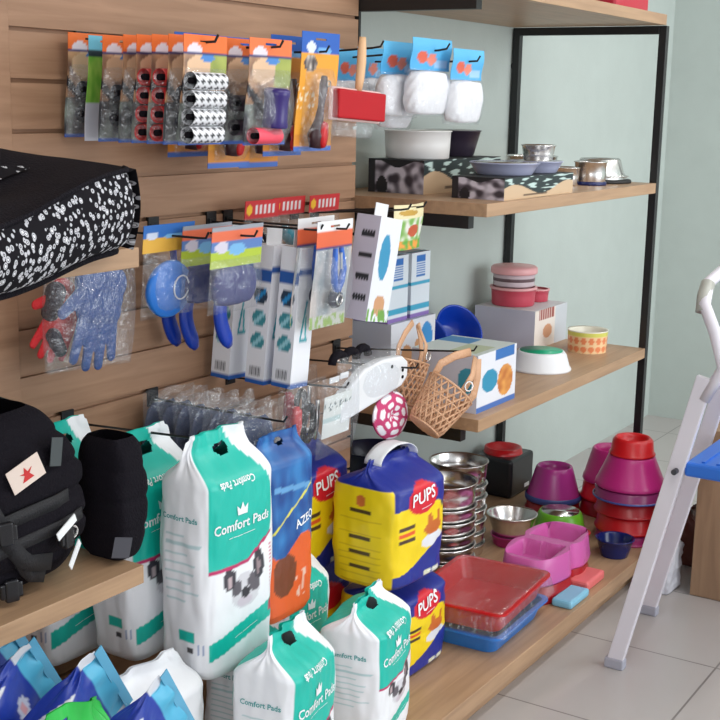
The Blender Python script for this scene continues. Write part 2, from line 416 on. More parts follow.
# cotton packs
def cotton(X, Y, zt, label, w_=.2, hh=.078, hc=.105, seed=1, full=True, rz=0):
    t = pack('cotton_pack', X, Y, zt, label, 'blue header cotton packs', rz=rz)
    def cf(u, v):
        if ell(u, v, .28, .42, .13, .2) : return (215, 95, 70)
        if ell(u, v, .52, .36, .11, .18): return (225, 130, 110)
        if .6 < u < .95 and .1 < v < .35: return (150, 190, 225)
        return mixc((70, 160, 215), (90, 180, 225), v)
    F = card_surface(w_, hh)
    part('header_card', G().grid(lambda u, v: (F(u, v)[0], F(u, v)[1]-.002, F(u, v)[2]+.012), 24, 16, cf), PC, t, solid=.0012)
    def C(u, v):
        a = 2*PI*u; b = (math.sin(PI*min(max(v, .0), 1))**.13 if 0 < v < 1 else 0); x = math.copysign(abs(math.cos(a))**.45, math.cos(a)); y = math.sin(a)
        n_ = 1+.07*nz(math.cos(a)*1.5, v*2+math.sin(a), 2.2, seed)
        return (w_*.47*x*b*n_, .03*y*b*n_, -.066-hc*1.05*(1-v))
    part('cotton_pad', G().grid(C, 40, 26, closed=True), M('cotton_white', (236, 234, 236), .9, bump=.5, bscale=40), t, smooth=True)
    def Fm(u, v):
        a = 2*PI*u; return (w_*.5*math.copysign(abs(math.cos(a))**.4, math.cos(a)), .034*math.sin(a)*math.sin(PI*min(1, v*.9+.08))**.4, -.062-(hc+.012)*(1-v))
    part('clear_bag', G().grid(Fm, 28, 14, closed=True), FILM, t, smooth=True)
cotton(1.2, -.10, 1.70, 'farthest cotton pack at the back of the slicker brush hook', .17, .085, .08, 4)
cotton(1.08, -.11, 1.69, 'small cotton pack half hidden behind the pale brush handle', .16, .08, .09, 5)
cotton(1.14, -.215, 1.672, 'narrow visible cotton pack with a dark picture, behind the larger ones', .15, .075, .1, 6)
cotton(1.02, -.295, 1.705, 'second cotton pack just behind the big front one', .19, .08, .1, 3)
cotton(1.065, -.355, 1.715, 'big front cotton pack with red hearts on its sky blue header')
cotton(1.205, -.385, 1.695, 'rightmost cotton pack, hanging nearest the black frame', .17, .078, .105, 2)

# ---- second row
def simple_col(bands, seed=0, extra=None):
    def f(u, v):
        if extra:
            c = extra(u, v)
            if c: return c
        for lo, c in bands:
            if v >= lo: return c
        return bands[-1][1]
    return f
def G_pack():
    t = pack('collar_pack', .30, -.15, 1.292, 'clear pack with a sky blue round disc under a yellow and blue header', rz=0)
    cf = simple_col([(.55, (46, 110, 190)), (0, (228, 176, 70))], 0, lambda u, v: (205, 215, 235) if ell(u, v, .17, .62, .12, .13) else ((120, 180, 225) if ell(u, v, .6, .55, .2, .1) else ((235, 205, 150) if u > .8 and v < .5 else None)))
    F = card_surface(.166, .06); part('header_card', G().grid(lambda u, v: (F(u, v)[0], 0, F(u, v)[2]+.012), 24, 20, cf), PC, t, solid=.0015)
    part('blue_pouch', G().lathe([(.0005, 0), (.066, 0), (.073, .004), (.075, .012), (.07, .018), (.0005, .02)], 40, sx=.95, sy=.85), M('sky_blue_rubber', (38, 116, 205), .35), t, loc=(-.008, -.005, -.128), rot=(PI/2, 0, 0), smooth=True)
    part('white_ring', G().tube([(.024*math.cos(a*PI/16), -.028, .026*math.sin(a*PI/16)) for a in range(32)], .0018, 6, closed=True), WHITE, t, loc=(.018, 0, -.125))

    film(t, .16, .145, -.048, .035)
G_pack()
def H_pack(Y, zt, label, w_=.18, X=.405):
    t = pack('towel_pack', X, Y, zt, label, 'navy product packs with orange and lime headers')
    cf = simple_col([(.88, (150, 155, 165)), (.66, (225, 110, 75)), (.4, (90, 125, 185)), (0, (175, 195, 60))], 0, lambda u, v: (120, 180, 225) if ell(u, v, .5, .42, .17, .14) else ((210, 205, 220) if ell(u, v, .2, .5, .13, .14) else None))
    F = card_surface(w_, .09); part('header_card', G().grid(lambda u, v: (F(u, v)[0], 0, F(u, v)[2]+.012), 24, 24, cf), PC, t, solid=.0015)
    def P_(u, v):
        a = 2*PI*u; e = math.sin(PI*v)**.25 if 0 < v < 1 else 0
        return (w_*.42*math.copysign(abs(math.cos(a))**.35, math.cos(a))*(.3+.7*e), .014*math.sin(a)*e, -.078-.088*(1-v))
    part('folded_navy_cloth', G().grid(P_, 36, 14, closed=True), M('navy_cloth', (40, 48, 112), .7, bump=.3), t, smooth=True)
    film(t, w_, .12, -.06, .03)
H_pack(-.17, 1.285, 'navy pack behind, half hidden by the front navy pack', .17)
H_pack(-.255, 1.288, 'front navy cloth pack with orange and lime header')
# blue curved scrapers hanging below
for i, (x, y, zb) in enumerate(((.435, -.04, .99), (.445, -.085, .985), (.47, -.165, .995))):
    t = empty('curved_groomer', (x, y, zb), (0, math.radians(-4), 0), ('leftmost curved blue groomer handle below the disc pack', 'middle curved blue groomer handle below the navy packs', 'rightmost curved blue groomer handle overlapping a tall white box')[i], 'grooming tool', 'blue curved groomers')
    pts = [(-.012+.028*math.sin(a)**2*(-1)+.028, 0, .16-.16*a/1.5) for a in [k*.15 for k in range(11)]]
    pts = [(.02-.03*math.sin(PI*k/12), 0, .16*(1-k/12)) for k in range(13)]
    part('curved_grip', G().tube(pts, [.012]+[.021]*10+[.018, .01], 14, flat=.55), BLUE, t, smooth=True)
    part('shank', G().tube([(.02, 0, .155), (.02, 0, .25)], .008, 10), BLUE, t)
# tall boxes
def tallbox(X, Y, zt, label, tilt=-3):
    t = empty('toothbrush_box', (X, Y, zt-.375), (math.radians(3), math.radians(3), 0), label, 'box', 'tall narrow white boxes')
    def cf(f, s, v):
        if v < .03: return (30, 90, 170)
        base = (232, 233, 238)
        if f == 'left':
            if .74 < v < .82: return (40, 90, 165)
            for k, c in enumerate(((40, 60, 80), (60, 140, 150), (60, 140, 150))):
                if ell(s, v, .5, .64-.165*k, .37, .06):
                    if abs((s-.5)-(v-.64+.165*k)*6) < .13: return (150, 205, 215) if k else (40, 140, 200)
                    return c
            if .06 < v < .12 and .2 < s < .8 and (s*14 % 1) > .4: return (90, 90, 95)
        if f == 'front':
            if .80 < v < .86: return (40, 90, 165)
            if .36 < v < .62 and abs(s-.35-(v-.36)*.9) < .05: return (40, 160, 175)
            if .33 < v < .52 and abs(s-.65+(v-.33)*.4) < .045: return (60, 175, 185)
            if .33 < v < .36 and .3 < s < .75: return (40, 150, 165)
            if .14 < v < .26 and (v*45 % 1) > .55 and .15 < s < .9: return (225, 170, 160)
        return base
    b = pbox(.072, .055, .335, cf, 34); part('carton', b, PC, t)
    part('hang_tab', G().box(-.03, .03, -.001, .001, .33, .375), WHITE, t)
tallbox(.625, -.055, 1.262, 'rearmost tall narrow white box, mostly behind the rightmost blue handle')
tallbox(.625, -.16, 1.262, 'middle tall narrow white box with teal picture circles')
tallbox(.63, -.235, 1.262, 'front tall narrow white box with teal toothbrushes on its face')
# red header packs behind
for i, (x, y, lab) in enumerate(((.735, -.075, 'red header card above the tall white boxes, left one'), (.87, -.06, 'red header card with white squares, middle one behind the clippers'), (1.01, -.075, 'red header card, right one beside the tilted box'))):
    t = pack('toy_pack', x, y, 1.315, lab, 'red header packs behind the clippers')
    cf = lambda u, v: ((245, 190, 40) if ell(u, v, .12, .5, .08, .3) else ((232, 225, 225) if .3 < u < .92 and .25 < v < .75 and (u*8 % 1) > .25 else (205, 40, 45)))
    F = card_surface(.14, .045); part('header_card', G().grid(lambda u, v: (F(u, v)[0], 0, F(u, v)[2]+.012), 32, 14, cf), PC, t, solid=.0015)
    part('toy', G().tube([(-.03, -.01, -.07), (0, -.012, -.09), (.03, -.01, -.12)], [.016, .02, .014], 12), (CLOTHB, M('teal_rubber', (40, 130, 150), .4), BLUE)[i], t, smooth=True)
    film(t, .14, .15, -.03, .03)

# clipper packs
def clipper(X, Y, zt, label):
    t = pack('nail_clipper_pack', X, Y, zt, label, 'blue clipper packs')
    def cf(u, v):
        if v > .9: return (228, 228, 230)
        if v > .77: return (222, 100, 60)
        if v > .74: return (50, 60, 120)
        if v < .12: return (150, 180, 90) if nz(u, v, 12) > 0 else (200, 200, 190)
        return mixc((205, 195, 190), (150, 160, 165), .5+nz(u, v, 6, 2))
    card(t, .15, .255, cf)
    for s_ in (-1, 1):
        part('blue_grip', G().tube([(.004*s_, -.02, -.155), (.014*s_, -.02, -.13), (.02*s_, -.02, -.1), (.012*s_-.01, -.02, -.05)], [.007, .009, .008, .006], 12), M('clipper_blue', (30, 95, 190), .35), t, smooth=True)
    part('spring', G().tube([(.0, -.022, -.06), (.006, -.022, -.1)], .004, 8), STEEL, t)
    part('blade_head', G().lathe([(.0005, 0), (.022, 0), (.024, .006), (.02, .016), (.0005, .018)], 20), M('clipper_black', (24, 34, 60), .35), t, loc=(.0, -.01, -.172), rot=(PI/2, 0, 0), smooth=True)
    part('blade', G().tube([(.012*math.cos(a*PI/8), -.03, -.172+.012*math.sin(a*PI/8)) for a in range(16)], .0025, 6, closed=True), STEEL, t)
    film(t, .145, .19, -.055, .04)
clipper(.675, -.278, 1.29, 'left blue nail clipper pack, just behind the other one')
clipper(.685, -.325, 1.285, 'right blue nail clipper pack with silver spring, in front')
# slotted tilted box
t = empty('slotted_box', (.885, -.285, 1.018), (math.radians(3), math.radians(9.5), 0), 'tilted pale box with four black slots on its side and a blue oval', 'box')
def cf(f, s, v):
    if f == 'left':
        for k in range(4):
            if abs(v-(.82-.2*k)) < .03-(.012 if (s*9 % 1) > .6 else 0) and .28 < s < .86: return (40, 42, 48)
        return (196, 190, 205)
    if f == 'front':
        if ell(s, v, .42, .62, .24, .22): return (50, 140, 180)
        if v < .12 and nz(s, v, 9) > 0: return (110, 160, 70)
        if ell(s, v, .5, .16, .25, .1): return (200, 150, 110)
        return (224, 226, 232)
    return (224, 224, 230)
part('carton', pbox(.105, .07, .262, cf, 36), PC, t); part('hang_tab', G().box(-.03, .03, -.001, .001, .262, .295), WHITE, t)
t = pack('snack_pouch', 1.05, -.31, 1.302, 'small floral snack pouch with a yellow top, beside the tilted box', rz=0)
def cf(u, v):
    if v > .7: return (226, 214, 170) if not ell(u, v, .4, .82, .3, .06) else (190, 150, 60)
    c = mixc((225, 222, 215), (120, 170, 80), .5+1.6*nz(u, v, 7, 2))
    if ell(u, v, .6, .42, .2, .14): c = (190, 85, 50)
    if v < .2: c = mixc((90, 160, 60), (230, 150, 60), .5+1.8*nz(u, v, 9, 5))
    return c
card(t, .15, .118, cf, name='pouch', bend=.012)

# ---- gloves in clear bag
def capsules(name, caps, mat, parent, vox=.004):
    g = G()
    for a, b, ra, rb in caps:
        a, b = Vector(a), Vector(b); pts = []; rs = []
        d = (b-a).normalized()
        for k in range(5): t_ = PI/2*(1-k/4); pts.append(a-d*ra*math.sin(t_)); rs.append(max(ra*math.cos(t_), .0004))
        for k in range(1, 5): t_ = PI/2*(k/4); pts.append(b+d*rb*math.sin(t_)); rs.append(max(rb*math.cos(t_), .0004))
        g.tube(pts, rs, 14)
    o = part(name, g, mat, parent, smooth=True)
    md = o.modifiers.new('r', 'REMESH'); md.mode = 'VOXEL'; md.voxel_size = vox; md.use_smooth_shade = True
    sm = o.modifiers.new('s', 'SMOOTH'); sm.iterations = 4; sm.factor = .6
    return o
def hand(parent, name, mat, x, y, z, sc=1, tilt=0, fl=1):
    c = []
    P = lambda a, b: (x+fl*sc*(a*math.cos(tilt)-b*math.sin(tilt)), y, z+sc*(a*math.sin(tilt)+b*math.cos(tilt)))
    for i, (fx, L, bx) in enumerate(((-.033, .075, -.045), (-.011, .088, -.016), (.012, .085, .012), (.034, .066, .040))):
        c.append((P(fx, -.03), P(bx, -.03-L*.8), .0125*sc, .0105*sc))
    c += [(P(-.028, .035), P(.028, .035), .03*sc, .03*sc), (P(-.026, -.01), P(.028, -.01), .024*sc, .024*sc), (P(-.024, .01), P(.026, .01), .027*sc, .027*sc)]
    c += [(P(-.035, .02), P(-.078, -.018), .015*sc, .0115*sc)]
    o = capsules(name, c, mat, parent); o.scale = (1, .42, 1); o.location = (0, y*.5, 0)
    return o
t = empty('glove_pack', (.10, -.10, 1.225), (0, math.radians(3), 0), 'clear bag holding a blue grooming glove in front of red and black ones', 'pet product pack')
GB = M('blue_glove_rubber', (64, 98, 170), .75, bump=.9, bscale=420)
hand(t, 'blue_glove', GB, .018, -.02, -.088, 1.28, -.12)
hand(t, 'red_glove', M('red_glove', (200, 30, 36), .7, bump=.5, bscale=300), -.045, .02, -.105, 1.0, -.5)
capsules('patterned_cuff', [((-.075, .012, -.06), (-.088, .012, -.1), .022, .02), ((-.08, .014, -.15), (-.06, .014, -.18), .018, .016)], M('charcoal_knit', (48, 46, 58), .8, bump=.8, bscale=200), t)
def Fb(u, v):
    a = 2*PI*u; return (.122*math.copysign(abs(math.cos(a))**.3, math.cos(a)), -.012+.034*math.sin(a)*(math.sin(PI*min(max(v, .02), .98))**.4), .03-.25*(1-v)+.004*nz(u, v, 5))
part('clear_bag', G().grid(Fb, 36, 20, closed=True), FILM, t, smooth=True)

# ================================================================ pouches and bags
def make_pouch(w_, d, h, topw=.62, pinch=.26, n=5.0, wr=.006, seed=1, botr=.05):
    def sm(x): x = max(0, min(1, x)); return x*x*(3-2*x)
    def P(px, py, v):
        k = max(abs(px), abs(py)); q = k/((abs(px)**n+abs(py)**n)**(1/n)) if k else 0
        e = sm((v-(1-pinch))/pinch)
        a = w_/2*(1-(1-topw)*sm((v-(1-pinch*.9))/(pinch*.9))); b = d/2*(1-.95*sm((v-(1-pinch))/(pinch*.75)))
        if v < botr: f = .86+.14*math.sin(PI/2*v/botr); a *= f; b *= f
        x, y = px*q*a, py*q*b
        amp = wr*(.45+1.6*e)*(1 if v > .03 else .2)
        dn = nz(px*1.1+py*1.7, v*3.0, 1.6, seed)*amp+nz(px*3+py*2, v*5, 2.1, seed+9)*amp*.5
        if v > .98: dn *= .3
        bul = 1+.05*math.sin(PI*v)
        ds = nz(px*1.3, v*4, 1.5, seed+4)*amp*e
        return Vector((x*bul+dn*px, y*bul+dn*py*1.2*(1-e)+ds, v*h))
    return P
def pouch_mesh(P, colf, nu=120, nv=90, hole=None):
    def sq(u):
        t_ = (u*4) % 4; k = int(t_); s = 2*(t_-k)-1
        return ((s, -1), (1, s), (-s, 1), (-1, -s))[k], ('front', 'right', 'back', 'left')[k], s
    def F(u, v): (x, y), f, s = sq(u); return P(x, y, v)
    def C(u, v): (x, y), f, s = sq(u+1e-5); return colf(f, s, v)
    def H(u, v): (x, y), f, s = sq(u); return f in ('front', 'back') and hole and hole(s, v)
    g = G().grid(F, nu, nv, C, H, closed=True)
    g.f.append(tuple(range(nu))[::-1])
    return g
def on_front(P, s0, v0, w_, h, off=.0018):
    def f(a, b):
        s = s0+a/(w_/2); v = v0+b/h
        p = P(s, -1, v); e = .01
        n_ = (P(min(s+e, 1), -1, v)-P(s-e, -1, v)).cross(P(s, -1, v+e)-P(s, -1, v-e)).normalized()
        if n_.y > 0: n_ = -n_
        return p+n_*off
    return f
def on_left(P, s0, v0, d, h, off=.0018):
    def f(a, b):
        s = s0+a/(d/2); v = v0+b/h
        p = P(-1, -s, v); n_ = (P(-1, -s-.01, v)-P(-1, -s+.01, v)).cross(P(-1, -s, v+.01)-P(-1, -s, v-.01)).normalized()
        if n_.x > 0: n_ = -n_
        return p+n_*off
    return f
TEAL = (20, 186, 168)
def comfort_col(f, s, v):
    W = (240, 241, 245)
    if f == 'front':
        lim = .8-max(0, v-.76)*2.2
        lowb = .475+max(0, s-.1)*.11
        if s < lim and v > lowb: return TEAL
        if s < .84 and lowb-.016 < v <= lowb: return (190, 40, 100)
        # bulldog
        if v > .2:
            if ell(s, v, -.42, .415, .17, .045): return (60, 55, 65) if not ell(s, v, -.42, .405, .08, .024) else (190, 170, 175)
            if ell(s, v, .42, .435, .15, .065): return (52, 52, 60) if not ell(s, v, .40, .425, .05, .035) else (150, 130, 135)
            if ell(s, v, .02, .345, .4, .075):
                if ell(s, v, .02, .335, .13, .022): return (45, 42, 50)
                if ell(s, v, -.22, .365, .15, .03) or ell(s, v, .27, .37, .17, .045): return (95, 90, 98)
                if ell(s, v, .0, .30, .2, .02): return (205, 195, 205)
                return (214, 212, 218)
            if ell(s, v, .85, .22, .12, .035): return (190, 60, 80)
            if .82 < s < .9 and .3 < v < .5 and (v*60 % 1) > .5: return (210, 120, 140)
        band = .12+(s+1)*.05
        if band-.035 < v < band+.045: return TEAL
        return W
    if f == 'left':
        if .165 < v < .215 and -.1 < s < .5: return TEAL
        if .12 < v < .165 and .55 < s < .85 and (s*24 % 1) > .5: return (150, 165, 200)
        if .12 < v < .14 and .2 < s < .42: return (70, 70, 75)
        if .3 < v < .62 and (v*26 % 1) > .7 and -.5 < s < .45+.3*math.sin(v*90): return (190, 214, 218)
        return W
    if f == 'back': return TEAL if v > .35 else W
    return W
def hole_fn(cv=.925, rs=.3, rv=.024):
    return lambda s, v: (s/rs)**2+((v-cv)/rv)**2 < 1
proto = {}
def pad_bag(loc, rot, label, w_=.205, d=.13, h=.47, seed=1, plain=False, group='white and teal puppy pad bags', hole=True, sc=1):
    t = empty('puppy_pad_bag', loc, rot, label, 'bag', group)
    P = make_pouch(w_, d, h, topw=.74, pinch=.2, seed=seed, wr=.008)
    part('bag_body', pouch_mesh(P, (lambda f, s, v: comfort_col('left' if f in ('front', 'back') else f, s, v)) if plain else comfort_col, 144, 130, hole_fn(.925) if not plain else None), PF, t, smooth=True)
    if plain: return t
    lettering('brand_text', 'Comfort Pads', on_front(P, -.08, .635, w_, h), .0285, LW, t, rot=.0, squash=1.02)
    lettering('small_text', '— —— ———', on_front(P, -.08, .59, w_, h), .012, LW, t)
    lettering('upper_text', 'Comfort Pads', on_front(P, -.2, .81, w_, h, .004), .018, LW, t, rot=PI)
    cr = G(); Fm = on_front(P, -.08, .675, w_, h, .002)
    for a, b in (((-.013, 0), (-.015, .018)), ((-.004, 0), (-.006, .024)), ((.005, 0), (.006, .024)), ((.013, 0), (.016, .018))):
        q = [(-.014+.0093*0, 0)]
    pts = [(-.013, 0), (.013, 0), (.016, .02), (.0075, .009), (0, .026), (-.0075, .009), (-.016, .02)]
    cr.v = [tuple(Fm(a, b)) for a, b in pts]+[tuple(Fm(0, .006))]; cr.f = [(i, (i+1) % 7, 7) for i in range(7)]
    m = bpy.data.meshes.new('crown_mark'); m.from_pydata(cr.v, [], cr.f); link('crown_mark', m, LW, t)
    lettering('side_text', 'Comfort Pads', on_left(P, .0, .68, d, h), .0155, LT, t)
    lettering('bottom_text', '—— ————', on_front(P, .05, .172, w_, h), .0115, LW, t, rot=.2)
    return t
# hanging on the lower left hook
pad_bag((.155, -.395, .405), (0, 0, math.radians(-2)), 'white and teal pad bag hanging foremost on the lower hook, bulldog on it', seed=3, h=.5, d=.14, w_=.215)
pad_bag((.115, -.235, .42), (0, math.radians(-2), 0), 'white and teal pad bag hanging between the front one and the harness', seed=5)
pad_bag((.02, -.085, .40), (0, 0, 0), 'white pad bag hanging at the back below the harness shelf', seed=8, w_=.2, h=.5)
# standing pile in front
pad_bag((.16, -.56, .1105), (math.radians(0), math.radians(2), math.radians(10)), 'white and teal pad bag standing in the front pile below the bulldog bag', seed=11, w_=.215, h=.41, d=.15)
pad_bag((.55, -.52, .1105), (0, math.radians(-2), math.radians(10)), 'white and teal pad bag standing rightmost, beside the lower yellow bag', seed=13, w_=.21, h=.35, d=.16)
pad_bag((.52, -.305, .112), (math.radians(0), math.radians(4), math.radians(5)), 'pad bag with upturned white handle behind the two front standing ones', seed=17, h=.40)
pad_bag((-.08, -.40, .111), (0, 0, 0), 'white pad bag standing below the hanging pair, mostly hidden', seed=19, h=.375, w_=.24, plain=True)
pad_bag((.31, -.36, .1105), (0, math.radians(4), math.radians(5)), 'pad bag standing right behind the front pile bag, only its top showing', seed=23, h=.32)

def pups_col(f, s, v):
    Y_, B, Rr = (240, 208, 20), (28, 44, 140), (214, 30, 48)
    if f in ('front', 'left', 'back', 'right'):
        if f == 'front':
            if ell(s, v, -.05, .7, .52, .125): return Rr
            if v > .66-.1*s*s+.14*(s < -.4)*abs(s+.4): return B
            if v < .12+.12*(1-math.cos((s+1)*1.4)): 
                if .04 < v < .09 and (abs(s-.25) < .1 or abs(s-.6) < .15): return (215, 215, 190)
                return B
            if ell(s, v, .35, .43, .33, .06) or ell(s, v, .2, .5, .08, .06) or ell(s, v, .55, .5, .07, .06): return (200, 105, 40)
            if ell(s, v, .35, .33, .42, .06): return (225, 225, 230)
            if -.85 < s < -.3 and (abs(v-.5) < .014 or abs(v-.4) < .014): return (70, 50, 40)
            if -.85 < s < -.3 and abs(v-.45) < .016: return (225, 90, 40)
            if ell(s, v, .78, .6, .1, .035): return (40, 60, 90)
            return Y_
        if v > .80: return B if abs(s) < 2 else Y_
        if f == 'left':
            for k, y in enumerate((.62, .41, .29, .17)):
                if abs(v-y) < .014 and -.3 < s < .3: return (80, 60, 30)
            if .64 < v < .75 and ell(s, v, 0, .7, .12, .05): return (205, 110, 50)
            if v < .6 and (v*18 % 1) > .86 and abs(s) < .6: return (215, 180, 20)
        return Y_
def pups_bag(loc, rot, label, seed, w_=.235, d=.2, h=.31, name=True, handle=True):
    t = empty('training_pad_bag', loc, rot, label, 'bag', 'yellow and blue pad bags')
    P = make_pouch(w_, d, h, topw=.8, pinch=.22, seed=seed, wr=.007)
    part('bag_body', pouch_mesh(P, pups_col, 132, 100), PF, t, smooth=True)
    if name:
        lettering('brand_text', 'PUPS', on_front(P, -.05, .71, w_, h, .0025), .046, LW, t, rot=.1, squash=1.0)
        lettering('small_text', '———', on_front(P, .05, .625, w_, h, .0025), .014, LW, t, rot=.1)
        lettering('count_text', '— —', on_front(P, .4, .075, w_, h), .018, LW, t)
    if not handle: return t
    def Hd(u, v):
        return (w_*.34*math.cos(PI*u), -.002+(v-.5)*.05, h-.014+.04*math.sin(PI*u)+.003*nz(u, v, 6, seed))
    part('white_handle', G().grid(Hd, 20, 4), WHITE, t, smooth=True, solid=.002)
    return t
pups_bag((.915, -.375, .11), (0, math.radians(0), 0), 'lower yellow and blue PUPS bag standing on the deck', 31, h=.262, w_=.25, handle=False)
pups_bag((.85, -.39, .375), (0, math.radians(1), math.radians(-2)), 'upper yellow and blue PUPS bag with white handle, on top of the other', 33, w_=.25, h=.32)
pups_bag((.80, -.15, .11), (0, 0, 0), 'hidden yellow bag under the rear yellow and blue bag', 35, h=.27, name=False, handle=False)
pups_bag((.765, -.165, .385), (0, math.radians(-2), math.radians(0)), 'rear yellow and blue bag standing behind the upper PUPS bag', 37, h=.33)
# azeo bag on second lower hook
t = empty('snack_bag', (.385, -.38, .428), (0, 0, 0), 'tall blue and orange bag with a brown dog hanging behind the bulldog bag', 'bag')
def cf(f, s, v):
    if v < .4+.05*math.sin(s*3): 
        c = (226, 96, 40)
        if ell(s, v, -.35, .25, .5, .12): c = (120, 62, 36)
        elif ell(s, v, .4, .17, .3, .08) and nz(s, v, 9) > 0: c = (235, 190, 170)
        return c
    if abs(v-.60-.12*s) < .007: return (225, 220, 90)
    if .7 < v+.02*s < .73 and abs(s) < .8: return (100, 160, 210)
    return mixc((20, 70, 140), (50, 125, 190), .5+nz(s, v*3, 3, 4))
P = make_pouch(.17, .085, .42, topw=.85, pinch=.16, seed=41, wr=.006)
part('bag_body', pouch_mesh(P, cf, 110, 100, hole_fn(.95, .2, .018)), PF, t, smooth=True)
lettering('brand_text', 'AZEO', on_front(P, .5, .52, .17, .42), .028, LW, t, rot=.2)
# clear wrapped grey packs on the second lower hook
for i in range(7):
    y = -.035-.045*i
    t = empty('wrapped_mat_pack', (.405, y, .875), (0, math.radians((2, -3, 1, 3, -2, 2, -1)[i]), 0),
        ('rearmost clear wrapped grey pack on the second lower hook', 'second clear wrapped grey pack from the slatwall', 'third clear wrapped grey pack from the slatwall', 'middle one of the seven clear wrapped grey packs', 'third clear wrapped grey pack behind the blue and orange bag', 'second clear wrapped grey pack behind the blue and orange bag', 'clear wrapped grey pack directly behind the blue and orange bag')[i], 'pet product pack', 'clear wrapped grey packs')
    def Q(u, v, i=i):
        a = 2*PI*u; e = math.sin(PI*min(max(v, .0), 1))**.35
        return (.088*math.copysign(abs(math.cos(a))**.35, math.cos(a))*(.55+.45*e)*(1-.25*v), .014*math.sin(a)*e, -.012-.33*(1-v)+.004*nz(u, v, 6, i))
    part('folded_mat', G().grid(Q, 30, 20, closed=True), M('blue_grey_cloth', (58, 68, 98), .6, bump=.4, bscale=60), t, smooth=True)
    def Q2(u, v, i=i):
        return (.105*(2*u-1)*(1-.12*v), -.017+.008*nz(u, v, 4, i+5)*2-.0*u, .022+.012*nz(u, 1, 4, i)-.36*(1-v))
    part('clear_wrap', G().grid(Q2, 16, 20), FILM, t, smooth=True)

# ---- low packs left of the muzzles
def low_pack(X, Y, zt, label, kind):
    t = pack('accessory_pack', X, Y, zt, label, 'clear accessory packs')
    if kind == 0:
        part('paper_card', G().grid(lambda u, v: (.12*(u-.5), 0, -.035-.105*(1-v)), 26, 26, lambda u, v: (50, 80, 85) if .62 < v < .82 and nz(u, v, 16) > .15 else ((185, 205, 205) if .35 < v < .5 else (222, 225, 222))), PC, t, solid=.001)
        part('header_label', G().box(-.05, -.01, -.004, -.002, -.002, .012).box(-.005, .03, -.004, -.002, .002, .016), WHITE, t)
    else:
        part('red_lead', G().tube([(-.05, -.01, -.04), (-.055, -.012, -.09), (-.045, -.01, -.14), (-.035, -.01, -.09), (-.04, -.01, -.05)], .009, 10), M('red_cord', (190, 40, 48), .6), t, smooth=True)
        part('black_lead', G().tube([(.0+.02*math.cos(a*.6), -.015, -.09+.045*math.sin(a*.6)) for a in range(18)], .0075, 10), CLOTHB, t, smooth=True)
        part('grey_clip', G().tube([(.04, -.01, -.04), (.045, -.01, -.1), (.04, -.01, -.14)], .006, 8), STEEL, t, smooth=True)
    film(t, .16, .2, .012, .035)
low_pack(.63, -.285, .905, 'clear pack with red and black leads left of the white card pack', 1)
low_pack(.70, -.335, .915, 'clear pack with a printed white card on the lower hook', 0)
low_pack(.76, -.17, .90, 'clear pack with black leads behind the white card pack', 1)
# clipper shaped white pack
t = empty('clipper_set', (.905, -.30, .862), (0, 0, 0), 'long white plastic clipper wrapped in clear film above the paw collar', 'grooming tool')
P = lambda a, b: (a, -.02, b)
part('white_body', G().prism([(-.19, -.075), (-.02, -.05), (.10, -.03), (.13, -.01), (.13, .03), (.10, .05), (.0, .055), (-.08, .045), (-.19, -.01)], -.03, .0), WHITE, t, bevel=.006)
for a, b in ((.045, .03), (.1, .012), (.1, -.006)): part('screw_hole', G().tube([(a, -.032, b), (a, -.029, b)], .0045, 12), CLOTHB, t)
for k in range(3): part('black_cord', G().tube([(-.13+.055*k+.028*math.cos(a*.4), .02, .062+.022*math.sin(a*.4)) for a in range(9)], .011, 10), CLOTHB, t, smooth=True)
film(t, .30, .14, .075, .05, y=.01)
# paw collar
t = empty('paw_collar', (.985, -.31, .765), (0, math.radians(14), 0), 'pink and white paw print bandana hanging beside the wicker muzzle', 'collar')
def cf(u, v):
    a = (u*7) % 1; b = (v*3+.5*int(u*7)) % 1
    return (240, 235, 240) if ell(a, b, .5, .5, .38, .36) else (195, 60, 110)
part('cloth', G().grid(lambda u, v: (.07*math.cos(2*PI*u)*(1-.97*v), -.010*math.sin(PI*v), -.01+.055*math.sin(2*PI*u)*(1-.97*v)), 96, 24, cf), M('patterned_cloth', None, .8), t, smooth=True, solid=.004)
t.scale = (1.28, 1.28, 1.15)

